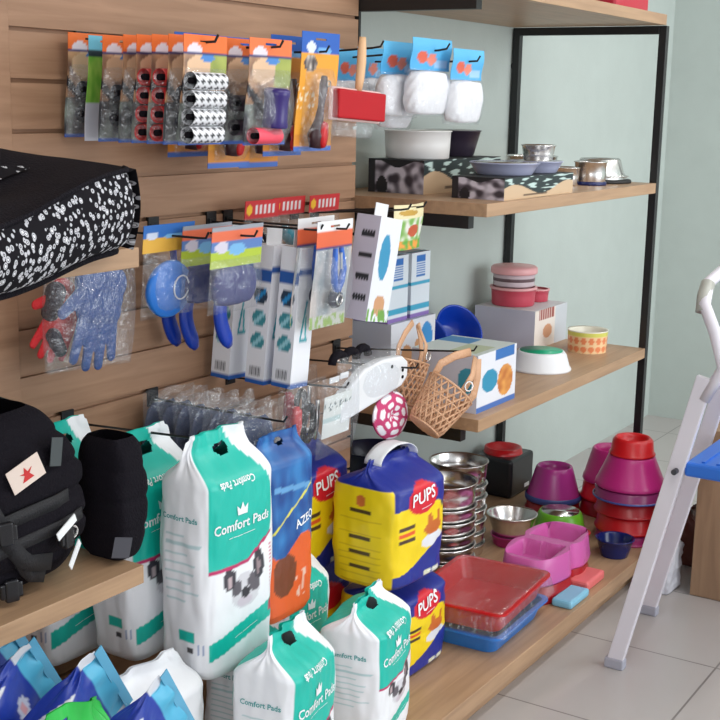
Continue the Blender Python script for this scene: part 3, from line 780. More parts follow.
# wicker muzzles
LEA = M('tan_leather', (205, 158, 122), .5, bump=.3, bscale=120)
def muzzle(loc, rot, label, sc=1):
    t = empty('wicker_muzzle', loc, rot, label, 'dog muzzle', 'tan wicker dog muzzles'); t.scale = (sc,)*3
    def S_(a, v):   # cone basket, axis along +x local from open end (v=0) to nose (v=1)
        r = .066*(1-.28*v)*(1 if v < .9 else .93); return Vector((r*math.cos(a), .8*r*math.sin(a), -.115*v))
    g = G(); N = 19
    for k in range(N):
        for sgn in (-1, 1):
            g.tube([S_(2*PI*k/N+sgn*1.1*v/8, v/8) for v in range(9)], .0029, 5)
    for v in (0, .33, .66, 1): g.tube([S_(2*PI*k/28, v) for k in range(28)], .0036 if v in (0, 1) else .0026, 6, closed=True)
    for k in range(-3, 4):
        a = k*.012; L = math.sqrt(max(0, .044**2-a*a)); g.tube([(a, -L*.8, -.115), (a, L*.8, -.115)], .0028, 5); g.tube([(-L, a*.8, -.117), (L, a*.8, -.117)], .0028, 5)
    part('woven_basket', g, LEA, t, smooth=True)
    for s_ in (-1, 1):
        part('strap', G().tube([(.06*s_, 0, -.01), (.066*s_, 0, .03), (.045*s_, .0, .07), (.015*s_, .0, .105)], .011, 10, flat=.3), LEA, t, smooth=True)
    part('centre_strap', G().tube([(0, -.05, -.005), (.0, -.045, .05), (0, -.01, .10)], .009, 8, flat=.3), LEA, t, smooth=True)
    part('buckle', G().tube([(.012*math.cos(a*PI/4), -.058, .02+.012*math.sin(a*PI/4)) for a in range(8)], .0022, 6, closed=True), STEEL, t)
    return t
muzzle((1.125, -.41, .812), (math.radians(-4), math.radians(42), math.radians(-30)), 'front tan wicker muzzle basket with hanging straps', 1.08)
muzzle((1.13, -.275, .87), (0, math.radians(18), 0), 'rear tan wicker muzzle partly behind the front one')

# ================================================================ shelf goods
def bowl(name, loc, r, h, mat, label, cat='pet bowl', rb=None, group=None, th=.004, lip=.004, base=None, inner=None, sx=1, flare=0, rot=(0, 0, 0)):
    """open bowl; rb base radius"""
    rb = rb or r*.85; t = empty(name, loc, rot, label, cat, group)
    prof = [(.0005, 0), (rb*.97, 0), (rb, .003), (rb+(r-rb)*.5, h*.5), (r, h-.003), (r+lip, h-.001), (r+lip, h+.001), (r, h+.002), (r-th, h-.002), (rb+(r-rb)*.5-th, h*.5), (rb*.93-th, .012), (rb*.7, .008), (.0005, .008)]
    part('bowl_wall', G().lathe(prof, 48, sx=sx), mat, t, smooth=True)
    if base: part('rubber_base', G().lathe([(.0005, -.0), (rb+.003, -.0), (rb+.004, .004), (rb+.003, .011), (rb-.0, .013)], 48, sx=sx), base, t, smooth=True)
    if inner: part('steel_insert', G().lathe([(r-th-.001, h+.001), (r-th-.006, h*.55), (r*.7, h*.35), (.0005, h*.33)], 48), inner, t, smooth=True)
    return t
def feeder(loc, rt, rb, h, mat, label, inner=None, group=None, rimmat=None, dish=.5):
    """conical anti-slip feeder, wide at bottom, sunken dish on top"""
    t = empty('pet_feeder_bowl', loc, (0, 0, 0), label, 'pet bowl', group)
    part('cone_body', G().lathe([(rb-.006, 0), (rb, 0), (rb+.002, .004), (rb, h*.14), (rb-.004, h*.2), (rt+.006, h*.82), (rt, h-.004), (rt-.004, h), (rt-.01, h-.003), (rt-.014, h*(1-dish*.4)), (rt*.72, h*(1-dish*.9)), (.0005, h*(1-dish))], 48), mat, t, smooth=True)
    if inner: part('dish_liner', G().lathe([(rt-.007, h+.001), (rt-.014, h*.7), (rt*.68, h*.55), (.0005, h*.54)], 48), inner, t, smooth=True)
    if rimmat: part('rubber_ring', G().lathe([(rb+.003, 0), (rb+.005, .002), (rb+.005, h*.14), (rb+.001, h*.17)], 48), rimmat, t, smooth=True)
    return t
# upper shelf
def dogbox(loc, w_, d, h, label):
    t = empty('bowl_carton', loc, (0, 0, 0), label, 'box', 'black cartons with dog photos')
    def cf(f, s, v):
        K = (198, 170, 138)
        if f == 'left':
            if v > .86+.1*math.sin(s*9): return (24, 26, 30)
            a = .5+nz(s*1.2, v*.6, 6, h*50)*1.5
            c = mixc((60, 52, 60), (205, 198, 208), a)
            if (s < .12 or ell(s, v, .25, .2, .1, .3)): c = (34, 32, 36)
            return c
        if f == 'front':
            if v > .42+.25*math.sin(s*8+.5): return (30, 44, 46) if not nz(s, v, 9, 3) > .2 else (185, 205, 200)
            return K if not (.12 < v < .2 and .25 < s < .6) else (110, 90, 70)
        return (40, 44, 46) if f == 'top' else K
    part('carton', pbox(w_, d, h, cf, 44), PC, t)
dogbox((1.70, -.03, Z2), .50, .19, .098, 'larger black carton with a dog photo at the left of the upper shelf')
dogbox((1.655, -.32, Z2), .48, .165, .062, 'lower black carton with a dog photo at the front of the upper shelf')
CW = M('white_enamel', (226, 224, 222), .3); LAV = M('lavender_enamel', (160, 164, 190), .3); DKP = M('dark_plum_enamel', (46, 38, 52), .3)
t = bowl('dog_bowl', (1.575, -.03, Z2+.0985), .1, .082, CW, 'large white bowl with steel rim on the black carton', rb=.096, inner=STEEL)

bowl('dog_bowl', (1.85, -.0, Z2+.0985), .09, .08, DKP, 'dark plum bowl with steel rim beside the large white bowl', rb=.07, inner=STEEL)
bowl('dog_bowl', (1.60, -.31, Z2+.0625), .1, .034, LAV, 'shallow lavender dish with steel rim on the front carton', rb=.082, inner=STEEL)
bowl('dog_bowl', (1.79, -.325, Z2+.0625), .078, .034, LAV, 'smaller lavender dish behind the shallow lavender one', rb=.062, inner=STEEL)
bowl('dog_bowl', (2.14, -.14, Z2), .058, .07, STEEL, 'tall plain steel bowl right of the cartons', rb=.052)
bowl('dog_bowl', (1.80, -.325, Z2+.0985), .05, .045, STEEL, 'small steel bowl standing on the smaller lavender dish', rb=.045)
bowl('dog_bowl', (2.21, -.24, Z2), .048, .06, STEEL, 'small steel cup bowl left of the blue based one', rb=.045)
bowl('dog_bowl', (2.31, -.29, Z2), .054, .078, STEEL, 'small steel bowl with a navy rubber base near the shelf edge', rb=.052, base=NAVY)
bowl('dog_bowl', (2.42, -.02, Z2), .09, .085, STEEL, 'wide steel bowl against the wall at the back of the upper shelf', rb=.08)
t = empty('steel_dish', (2.49, -.25, Z2), label='flared steel feeding dish with black rim at the right shelf end', cat='pet bowl')
part('flared_body', G().lathe([(.098, 0), (.1, .004), (.084, .04), (.072, .08), (.068, .084), (.062, .08), (.05, .04), (.0005, .038)], 48), STEEL, t, smooth=True)
part('rubber_ring', G().lathe([(.097, 0), (.112, 0), (.114, .005), (.11, .012), (.096, .014)], 48), M('black_rubber', (24, 24, 26), .6), t, smooth=True)
part('lower_saucer', G().lathe([(.09, .018), (.104, .022), (.102, .026), (.09, .028)], 48), STEEL, t, smooth=True)
# red box on top shelf
tag(part('red_container', G().box(2.28, 2.585, -.36, -.1, ZT, ZT+.2), M('red_box_plastic', (186, 24, 52), .4), bevel=.012), 'red container at the right end of the top shelf', 'container')

# middle shelf
def picbox(name, loc, w_, d, h, label, kind, rz=0):
    t = empty(name, loc, (0, 0, rz), label, 'box')
    def cf(f, s, v):
        W = (224, 225, 232)
        if kind == 'big':
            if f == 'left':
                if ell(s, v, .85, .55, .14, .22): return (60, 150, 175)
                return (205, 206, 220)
            if f == 'front':
                if v > .82 and .45 < s < .95: return (50, 110, 180)
                if ell(s, v, .32, .5, .2, .2): return (44, 140, 175)
                if ell(s, v, .72, .42, .2, .28): return mixc((226, 160, 80), (190, 110, 50), .5+nz(s, v, 8))
                if v < .1 : return (70, 110, 180)
                return W
            if f == 'top':
                if .1 < s < .6 and .1 < v < .5: return (176, 186, 158)
                if .6 < s < .95 and v > .5: return (70, 130, 180)
                return (198, 208, 205)
        if kind == 'small':
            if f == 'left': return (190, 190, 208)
            if f == 'front':
                if v > .72 and .12 < s < .6: return (150, 70, 60) if (s*14 % 1) > .3 else (220, 200, 195)
                if ell(s, v, .4, .4, .14, .18): return (205, 150, 115)
                if s < .62: return (226, 216, 208)
                return (196, 200, 206)
            return (205, 208, 212)
        if kind == 'mid':
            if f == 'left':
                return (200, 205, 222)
            if f == 'front':
                if s > .62 and v > .35: return (50, 140, 205) if ell(s, v, .8, .68, .14, .24) else W
                if ell(s, v, .35, .35, .16, .3) or ell(s, v, .6, .4, .1, .3): return (205, 150, 105)
                return W
            return (210, 214, 224)
        if kind == 'tall':
            if v < .06: return (140, 110, 180)
            if .12 < v < .2 or .5 < v < .56: return (60, 165, 200)
            if f == 'left' and .62 < v < .95 and .3 < s < .7 and (v*30 % 1) > .3: return (40, 110, 190)
            if f == 'front' and .62 < v < .95 and .25 < s < .75 and (v*30 % 1) > .3: return (40, 110, 190)
            return (222, 230, 238)
        return W
    part('carton', pbox(w_, d, h, cf, 44), PC, t); return t
tb = picbox('pet_fountain_carton', (1.46, -.275, Z3), .25, .215, .168, 'large white carton with blue bowl and tan dog pictures on the middle shelf', 'big')

picbox('white_carton', (1.54, .03, Z3), .27, .17, .21, 'white carton with a blue logo and dogs, behind the large fountain carton', 'mid')
picbox('tablet_box', (1.465, .02, Z3+.211), .115, .12, .20, 'left white and blue upright box with a vertical print', 'tall')
picbox('tablet_box', (1.60, .02, Z3+.211), .115, .12, .20, 'right white and blue upright box with a vertical print', 'tall')
picbox('small_carton', (2.455, .01, Z3), .285, .24, .14, 'grey-white carton under the pink bowls', 'small')
PB = M('rose_plastic', (200, 74, 92), .35); PL = M('pale_pink_plastic', (232, 170, 172), .4)
t = bowl('food_jar', (2.42, .03, Z3+.1405), .082, .062, PB, 'large rose pink bowl on the grey-white carton', rb=.078)
part('pale_rim', G().lathe([(.083, .058), (.087, .06), (.087, .068), (.078, .068)], 40), PL, t, smooth=True)
t = empty('lidded_jar', (2.42, .03, Z3+.212), label='clear banded jar with a pale pink lid on top of the rose bowl', cat='jar')
part('jar_wall', G().lathe([(.0005, 0), (.074, 0), (.076, .003), (.076, .045), (.072, .045)], 40), M('clear_jar', (206, 190, 196), .2), t, smooth=True)
part('lid', G().lathe([(.0005, .045), (.084, .045), (.086, .05), (.085, .066), (.078, .072), (.0005, .073)], 40), PL, t, smooth=True)
part('dark_print', G().lathe([(.0768, .018), (.0768, .03)], 40), M('print_band', (110, 90, 96), .4), t, smooth=True)
t = bowl('food_jar', (2.555, .0, Z3+.1405), .047, .042, PB, 'small rose pink bowl right of the large one', rb=.045)
part('pale_rim', G().lathe([(.048, .04), (.051, .041), (.051, .047), (.044, .047)], 40), PL, t, smooth=True)
# green white bowl
feeder((2.03, -.265, Z3), .078, .1, .064, WHITE, 'white cone bowl with a green dish on the middle shelf', inner=M('green_dish', (26, 160, 118), .35), dish=.5)
# ceramic bowl
t = empty('ceramic_bowl', (2.43, -.265, Z3), label='round yellow and orange patterned bowl near the shelf end', cat='pet bowl')
def cf(u, v):
    if v > .78: return (206, 204, 96)
    a = (u*16) % 1; b = (v*2.6) % 1
    return (222, 130, 84) if ell(a, b, .5, .5, .36, .4) else (232, 196, 150)
part('bowl_wall', G().grid(lambda u, v: (.068*(1+.06*v)*math.cos(2*PI*u), .068*(1+.06*v)*math.sin(2*PI*u), .078*v), 96, 20, cf, closed=True), PP, t, smooth=True)
part('cream_inside', G().lathe([(.0005, .02), (.058, .02), (.066, .074), (.073, .079), (.072, .0745)], 48), M('cream_glaze', (226, 222, 206), .3), t, smooth=True)
# tipped blue bowls
for i, (p, r_, rot) in enumerate((((1.82, .11, Z3+.055), .084, 0), ((2.02, .09, Z3+.058), .088, 0))):
    bowl('blue_bowl', (p[0], p[1], p[2]+.002), r_, .09, M('royal_blue_plastic', (20, 64, 176), .25), ('left royal blue bowl tipped on its side behind the fountain carton', 'right royal blue bowl tipped on its side beside the pink jars')[i], rb=.06, rot=(math.radians(58), 0, math.radians(-25)), group='tipped blue bowls')

# ================================================================ deck goods
def stack(name, loc, r, h, n, step, mat, labels, rb=None, group=None, **k):
    for i in range(n):
        bowl(name, (loc[0], loc[1], loc[2]+step*i), r, h if i == n-1 else step-.003, mat, labels[i], rb=rb, group=group, **k)
ordn = ['bottom', 'second', 'third', 'fourth', 'fifth', 'sixth', 'topmost']
stack('steel_bowl', (1.50, -.20, ZD), .1, .07, 7, .042, STEEL, [f'{o} steel bowl of the near stack beside the yellow bags' for o in ordn], rb=.096, group='near stack of steel bowls')
stack('steel_bowl', (1.755, -.115, ZD), .094, .07, 7, .04, STEEL, [f'{o} steel bowl of the rear stack before the black feeder' for o in ordn], rb=.09, group='rear stack of steel bowls')
bowl('steel_bowl', (1.925, -.235, ZD+.036), .082, .07, STEEL, 'wide single steel bowl resting behind the pink double feeder', rb=.06)
bowl('pink_bowl', (1.925, -.235, ZD), .066, .034, MAG, 'low magenta bowl under the single steel bowl', rb=.06)
# dark basins behind pups
for i in range(4):
    bowl('large_basin', (1.50, .045, ZD+.09*i), .11, .087 if i < 3 else .11, M('navy_basin', (20, 26, 58), .3), ('bottom navy basin of the stack behind the yellow bags', 'second navy basin of the stack behind the yellow bags', 'third navy basin of the stack behind the yellow bags', 'topmost navy basin showing above the yellow bags')[i], rb=.09, group='stacked navy basins')
# black feeder box
t = empty('box_feeder', (2.455, .06, ZD), label='black cube feeder with a red dish on top against the wall', cat='pet feeder')
part('black_cube', G().box(-.1, .1, -.085, .085, 0, .15), M('black_gloss_plastic', (24, 24, 30), .3), t, bevel=.012)
part('red_dish', G().lathe([(.0005, .158), (.04, .158), (.062, .172), (.07, .172), (.074, .15)], 40), RED, t, smooth=True)
part('label_mark', G().box(.02, .06, -.0865, -.0845, .02, .035), WHITE, t)
# purple bowl stack
feeder((2.37, -.19, ZD), .09, .1, .034, DRED, 'dark red feeder at the bottom of the purple stack', group='feeders by the wall')
feeder((2.37, -.19, ZD+.035), .066, .098, .125, M('purple_plastic', (168, 52, 134), .25), 'purple cone feeder with a blue ring left of the red stack', rimmat=M('slate_blue_rubber', (62, 74, 140), .4), dish=.35)
# green bowl
feeder((2.11, -.33, ZD), .072, .092, .085, M('lime_plastic', (104, 176, 40), .3), 'lime green feeder with a steel dish', inner=STEEL)
bowl('red_bowl', (2.0, -.435, ZD), .045, .06, RED, 'small red dish between the lime feeder and the pink double feeder', rb=.045)
# double pink feeders
def double_feeder(loc, rz, mat, label, h=.075):
    t = empty('double_feeder', loc, (0, 0, rz), label, 'pet feeder', 'double bowl feeders')
    def out(a):
        # rounded peanut outline
        x = .198*math.cos(a); y = .098*math.copysign(abs(math.sin(a))**.55, math.sin(a))*(1-.2*math.exp(-(x/.03)**2)); return x*(1+0*abs(y)), y
    N = 72; g = G(); rings = [(0, 1.05), (.006, 1.06), (h*.5, 1.02), (h-.003, .98), (h, .965)]
    for z, s_ in rings:
        for k in range(N): x, y = out(2*PI*k/N); g.v.append((x*s_, y*s_, z))
    for i in range(len(rings)-1):
        for k in range(N): g.f.append((i*N+k, i*N+(k+1) % N, (i+1)*N+(k+1) % N, (i+1)*N+k))
    g.f.append(tuple(range(N))[::-1])
    part('outer_wall', g, mat, t, smooth=True)
    # deck with two basins
    def D(u, v):
        a = 2*PI*u; x, y = out(a); x *= .965*v; y *= .965*v
        q = min(max(((abs(x)-.098)/.07)**4, (y/.068)**4), 4); dp = .045*max(0, min(1, (1.12-q)*2.2))
        return (x, y, h-dp)
    part('bowl_tops', G().grid(D, 96, 26, closed=True), mat, t, smooth=True)
    return t
double_feeder((1.675, -.478, ZD), math.radians(3), M('deep_red_plastic', (160, 20, 30), .3), 'red double feeder under the orchid pink one', .05)
double_feeder((1.68, -.472, ZD+.0515), math.radians(1), PINK, 'orchid pink double feeder with two square dishes', .08)
# litter trays
def tray(loc, w_, d, h, mat, label, rz):
    t = empty('litter_tray', loc, (0, 0, rz), label, 'tray', 'plastic litter trays')
    def rr(sx, sy, r=.03, n=8):
        P_ = []
        for cx, cy, a0 in ((1, 1, 0), (-1, 1, PI/2), (-1, -1, PI), (1, -1, 3*PI/2)):
            for k in range(n+1): a = a0+PI/2*k/n; P_.append((cx*(sx-r)+r*math.cos(a), cy*(sy-r)+r*math.sin(a)))
        return P_
    g = G(); a, b = w_/2, d/2
    rings = [(a*.86, b*.84, 0), (a*.87, b*.85, .003), (a*.97, b*.96, h-.004), (a*1.03, b*1.05, h-.006), (a*1.03, b*1.05, h), (a*.96, b*.95, h), (a*.85, b*.83, .008)]
    n = None
    for x, y, z in rings:
        q = rr(x, y); n = len(q); g.v += [(p[0], p[1], z) for p in q]
    for i in range(len(rings)-1):
        for k in range(n): g.f.append((i*n+k, i*n+(k+1) % n, (i+1)*n+(k+1) % n, (i+1)*n+k))
    g.f.append(tuple(range(n))[::-1]); g.f.append(tuple((len(rings)-1)*n+k for k in range(n)))
    part('tray_shell', g, mat, t, smooth=False)
    return t
tray((1.25, -.46, ZD), .36, .27, .055, M('sky_tray_plastic', (50, 120, 200), .3), 'blue litter tray under the red one near the deck edge', math.radians(2))
t = tray((1.262, -.455, ZD+.056), .37, .28, .065, RED, 'red litter tray in clear wrap on top of the blue tray', math.radians(4))
def Fw(u, v):
    x = .40*(u-.5); y = .31*(v-.5); e = max(abs(u-.5), abs(v-.5))*2
    return (x, y, .072+.006*nz(u, v, 5, 2) if e < .93 else .055-.05*(e-.93)/.07)
part('clear_wrap', G().grid(Fw, 40, 30), FILM, t, smooth=True)
tag(part('pink_pad_packet', G().box(1.66, 1.80, -.62, -.555, ZD, ZD+.03), M('coral_film', (222, 110, 110), .4), bevel=.008), 'coral packet lying at the deck edge in front of the red feeder', 'packet')
tag(part('blue_pad_packet', G().box(1.5, 1.64, -.635, -.57, ZD, ZD+.025), M('pale_blue_film', (130, 190, 215), .4), bevel=.008), 'pale blue packet lying at the deck edge beside the coral packet', 'packet')
# red and magenta stack in front of the post
bx, by = 2.215, -.535
feeder((bx, by, ZD), .1, .108, .037, MAG, 'magenta feeder at the very bottom of the tall right stack')
feeder((bx, by, ZD+.038), .096, .112, .058, RED, 'red feeder second from the bottom of the tall right stack')
feeder((bx, by, ZD+.097), .1, .116, .05, MC['deep_red_plastic'], 'deep red feeder just below the ringed plum one')
feeder((bx, by, ZD+.148), .112, .12, .04, M('plum_plastic', (128, 44, 96), .25), 'plum feeder with a slate ring in the tall right stack', rimmat=MC['slate_blue_rubber'])
feeder((bx, by, ZD+.189), .078, .117, .107, MAG, 'shiny magenta feeder second from the top of the tall right stack')
feeder((bx, by, ZD+.2965), .062, .076, .06, RED, 'red feeder topmost on the tall right stack')
bx, by = 2.455, -.375
feeder((bx, by, ZD), .095, .108, .054, DRED, 'dark red feeder at the bottom of the shorter stack behind the tall one')
feeder((bx, by, ZD+.055), .092, .106, .064, RED, 'bright red feeder in the shorter stack behind the tall one')
feeder((bx, by, ZD+.12), .07, .1, .12, MAG, 'magenta feeder on top of the shorter stack behind the tall one')
bowl('navy_bowl', (2.02, -.565, ZD), .06, .06, M('navy_gloss', (16, 30, 92), .18), 'small glossy navy bowl at the deck edge before the red stack', rb=.045)
# hanging black tab below muzzle
# ================================================================ ladder
def ladder():
    t = empty('step_ladder', (1.66, -1.1, 0), label='white metal step ladder with a blue plastic platform at right', cat='ladder')
    o = Vector((1.66, -1.1, 0))
    def T(pts): return [tuple(Vector(p)-o) for p in pts]
    def rail(name, a, b, w1, w2):
        a, b = Vector(a)-o, Vector(b)-o; d = (b-a).normalized(); x = Vector((0, 1, 0)); x = (x-d*x.dot(d)).normalized(); y = d.cross(x); g = G()
        P_ = []
        for p in (a, b):
            for i, j in ((-1, -1), (1, -1), (1, 1), (-1, 1)): P_.append(tuple(p+x*w1/2*i+y*w2/2*j))
        g.v = P_; g.f = [(0, 1, 2, 3), (4, 5, 6, 7), (0, 1, 5, 4), (1, 2, 6, 5), (2, 3, 7, 6), (3, 0, 4, 7)]
        return part(name, g, ALU, t, bevel=.003)
    rail('rail', (1.44, -.80, .02), (1.475, -.985, .86), .045, .022)
    rail('rail', (1.87, -.745, .02), (1.80, -.96, .86), .045, .022)
    rail('rear_leg', (1.44, -1.55, .02), (1.475, -1.06, .84), .03, .02)
    rail('rear_leg', (1.87, -1.55, .02), (1.80, -1.06, .84), .03, .02)
    for (x, y) in ((1.44, -.80), (1.87, -.745), (1.44, -1.55), (1.87, -1.55)):
        part('rubber_foot', G().box(x-o.x-.016, x-o.x+.016, y-o.y-.028, y-o.y+.028, 0, .03), M('grey_rubber', (160, 160, 172), .6), t, bevel=.004)
    pb = part('blue_platform', G().box(1.46-o.x, 1.845-o.x, -1.22-o.y, -.95-o.y, .585, .625), M('blue_step_plastic', (40, 104, 200), .35), t, bevel=.008)
    for k in range(6): part('tread_rib', G().box(1.48-o.x, 1.825-o.x, -1.2+.04*k-o.y, -1.19+.04*k-o.y, .625, .629), MC['blue_step_plastic'], pb)
    part('lower_step', G().box(1.45-o.x, 1.86-o.x, -.93-o.y, -.85-o.y, .30, .325), MC['blue_step_plastic'], t, bevel=.005) if 0 else None
    part('bolt', G().tube([(1.45-o.x, -.932-o.y, .60), (1.43-o.x, -.932-o.y, .60)], .008, 12), M('bolt_grey', (90, 90, 96), .4, metal=1), t)
    # upper guard loop
    part('hand_loop', G().tube(T([(1.475, -.985, .80), (1.475, -1.03, .89), (1.48, -1.0, .98), (1.50, -.96, 1.05), (1.55, -.95, 1.10), (1.66, -.95, 1.12), (1.74, -.95, 1.10), (1.79, -.955, 1.04), (1.80, -.985, .96), (1.80, -1.0, .88), (1.80, -.95, .80)]), .0165, 14), ALU, t, smooth=True)
    part('loop_sleeve', G().tube(T([(1.498, -.957, 1.03), (1.515, -.952, 1.065), (1.55, -.95, 1.10)]), .019, 14), M('sleeve_grey', (168, 168, 160), .4), t, smooth=True)
ladder()
# cabinet at right edge
t = empty('wooden_cabinet', (2.35, -1.0, 0), (0, 0, math.radians(0)), 'plain brown wooden cabinet on the floor behind the ladder', 'cabinet')
part('body', G().box(-.25, .25, -.35, .20, 0, .56), CABW, t, bevel=.003)
part('recess_shade_plate', G().box(-.254, -.25, -.25, .1, .2, .32), M('recess_shade_brown', (112, 82, 60), .6), t)  # raised plate in darker brown; the recess's shade is put into its colour
tag(part('white_plastic_bag', pouch_mesh(make_pouch(.12, .1, .2, topw=.5, seed=61, wr=.02), lambda f, s, v: (206, 206, 214), 60, 40), PF, loc=(2.10, -.70, 0), smooth=True), 'small white plastic bag on the floor between ladder and cabinet', 'bag')
tag(part('brown_paper_bag', pouch_mesh(make_pouch(.1, .1, .2, topw=.8, seed=63, wr=.012), lambda f, s, v: (92, 46, 36), 60, 40), PC, loc=(2.4, -.7, 0.0), smooth=True), 'dark reddish brown bag on the floor behind the white one', 'bag')

# ================================================================ pet bed
def pet_bed():
    t = empty('pet_bed', (-.155, -.44, Z2), label='black pet bed with white squiggle pattern overhanging the left shelf', cat='pet bed')
    def pattern(): 
        m = bpy.data.materials.new('squiggle_fabric'); m.use_nodes = True; n = m.node_tree.nodes; l = m.node_tree.links; b = n['Principled BSDF']
        tc = n.new('ShaderNodeTexCoord'); vo = n.new('ShaderNodeTexVoronoi'); vo.inputs['Scale'].default_value = 88; vo.feature = 'F1'
        mp = n.new('ShaderNodeMapping'); mp.inputs['Scale'].default_value = (1, .25, 1)
        l.new(tc.outputs['Object'], mp.inputs[0])
        ns = n.new('ShaderNodeTexNoise'); ns.inputs['Scale'].default_value = 80; l.new(mp.outputs[0], ns.inputs['Vector'])
        l.new(mp.outputs[0], vo.inputs['Vector'])
        ad = n.new('ShaderNodeMath'); ad.operation = 'MULTIPLY_ADD'; l.new(ns.outputs['Fac'], ad.inputs[0]); ad.inputs[1].default_value = .45; l.new(vo.outputs['Distance'], ad.inputs[2])
        r = n.new('ShaderNodeValToRGB'); e = r.color_ramp.elements; e[0].position = .39; e[0].color = (.8, .8, .84, 1); e[1].position = .43; e[1].color = (.012, .011, .014, 1)
        x = e.new(.465); x.color = (.012, .011, .014, 1); x = e.new(.49); x.color = (.6, .6, .64, 1); x = e.new(.63); x.color = (.5, .5, .54, 1); x = e.new(.66); x.color = (.012, .011, .014, 1)
        r.color_ramp.elements[0].position = .39
        l.new(ad.outputs[0], r.inputs[0]); l.new(r.outputs[0], b.inputs['Base Color']); b.inputs['Roughness'].default_value = .9; b.inputs['Specular IOR Level'].default_value = .08; return m
    SQ = pattern(); O_ = Vector((-.155, -.44, Z2))
    # corner points of the outer wall (world)
    A1 = Vector((-.155, -.47, 1.437)); A0 = Vector((-.165, -.47, 1.30))
    B1 = Vector((-.62, -.60, 1.368)); B0 = Vector((-.60, -.58, 1.272))
    def Fr(u, v):
        a = A0.lerp(A1, v); b = B0.lerp(B1, v); p = b.lerp(a, u)
        p.y -= .03*math.sin(PI*v)*(1-.3*u); p.z += .008*math.sin(PI*u)*(v-.3)-.006*math.sin(2*PI*u)
        if u > .9: p.y += .10*((u-.9)/.1)**2*.3
        if v < .12: p.z += 0; p.y += .02*(1-v/.12)
        return p-O_
    part('front_wall', G().grid(Fr, 50, 20), SQ, t, smooth=True)
    C1 = Vector((-.09, -.06, 1.437)); C0 = Vector((-.10, -.06, 1.33)); D1 = Vector((-.62, -.06, 1.60)); D0 = Vector((-.62, -.06, 1.33))
    def Rt(u, v): return A0.lerp(A1, v).lerp(C0.lerp(C1, v), u)-O_+Vector((.015*math.sin(PI*v)*1, 0, 0))
    part('right_wall', G().grid(Rt, 20, 16), SQ, t, smooth=True)
    def Bk(u, v): return D0.lerp(D1, v).lerp(C0.lerp(C1, v), u)-O_
    part('back_wall', G().grid(Bk, 20, 10), CLOTHB, t, smooth=True)
    def Tp(u, v):
        p = B1.lerp(A1, u).lerp(D1.lerp(C1, u), v); p.z += .012*math.sin(PI*v)-.055*math.exp(-((u-.3)/.4)**2-((v-.35)/.2)**2)
        return p-O_
    part('black_cushion_top', G().grid(Tp, 40, 40), CLOTHB, t, smooth=True)
    part('inner_lining', G().grid(lambda u, v: Vector((-.52+.30*u, -.40+.16*v, 1.385-.0*u+.028*v*(1-u)-.004))-O_, 10, 10), SQ, t, smooth=True) if 0 else None
    part('piping', G().tube([Fr(k/30, 1)+Vector((0, -.002, .001)) for k in range(31)], .0045, 8), CLOTHB, t, smooth=True)
    part('bottom_piping', G().tube([Fr(k/30, 0)+Vector((0, -.002, -.001)) for k in range(31)], .006, 8), CLOTHB, t, smooth=True)
    def In(u, v):
        p = Tp(.2+.5*u, .36+.26*v*(1-.9*u)); return p+Vector((0, 0, .006))
    part('patterned_lining', G().grid(In, 20, 10), SQ, t, smooth=True)
pet_bed()

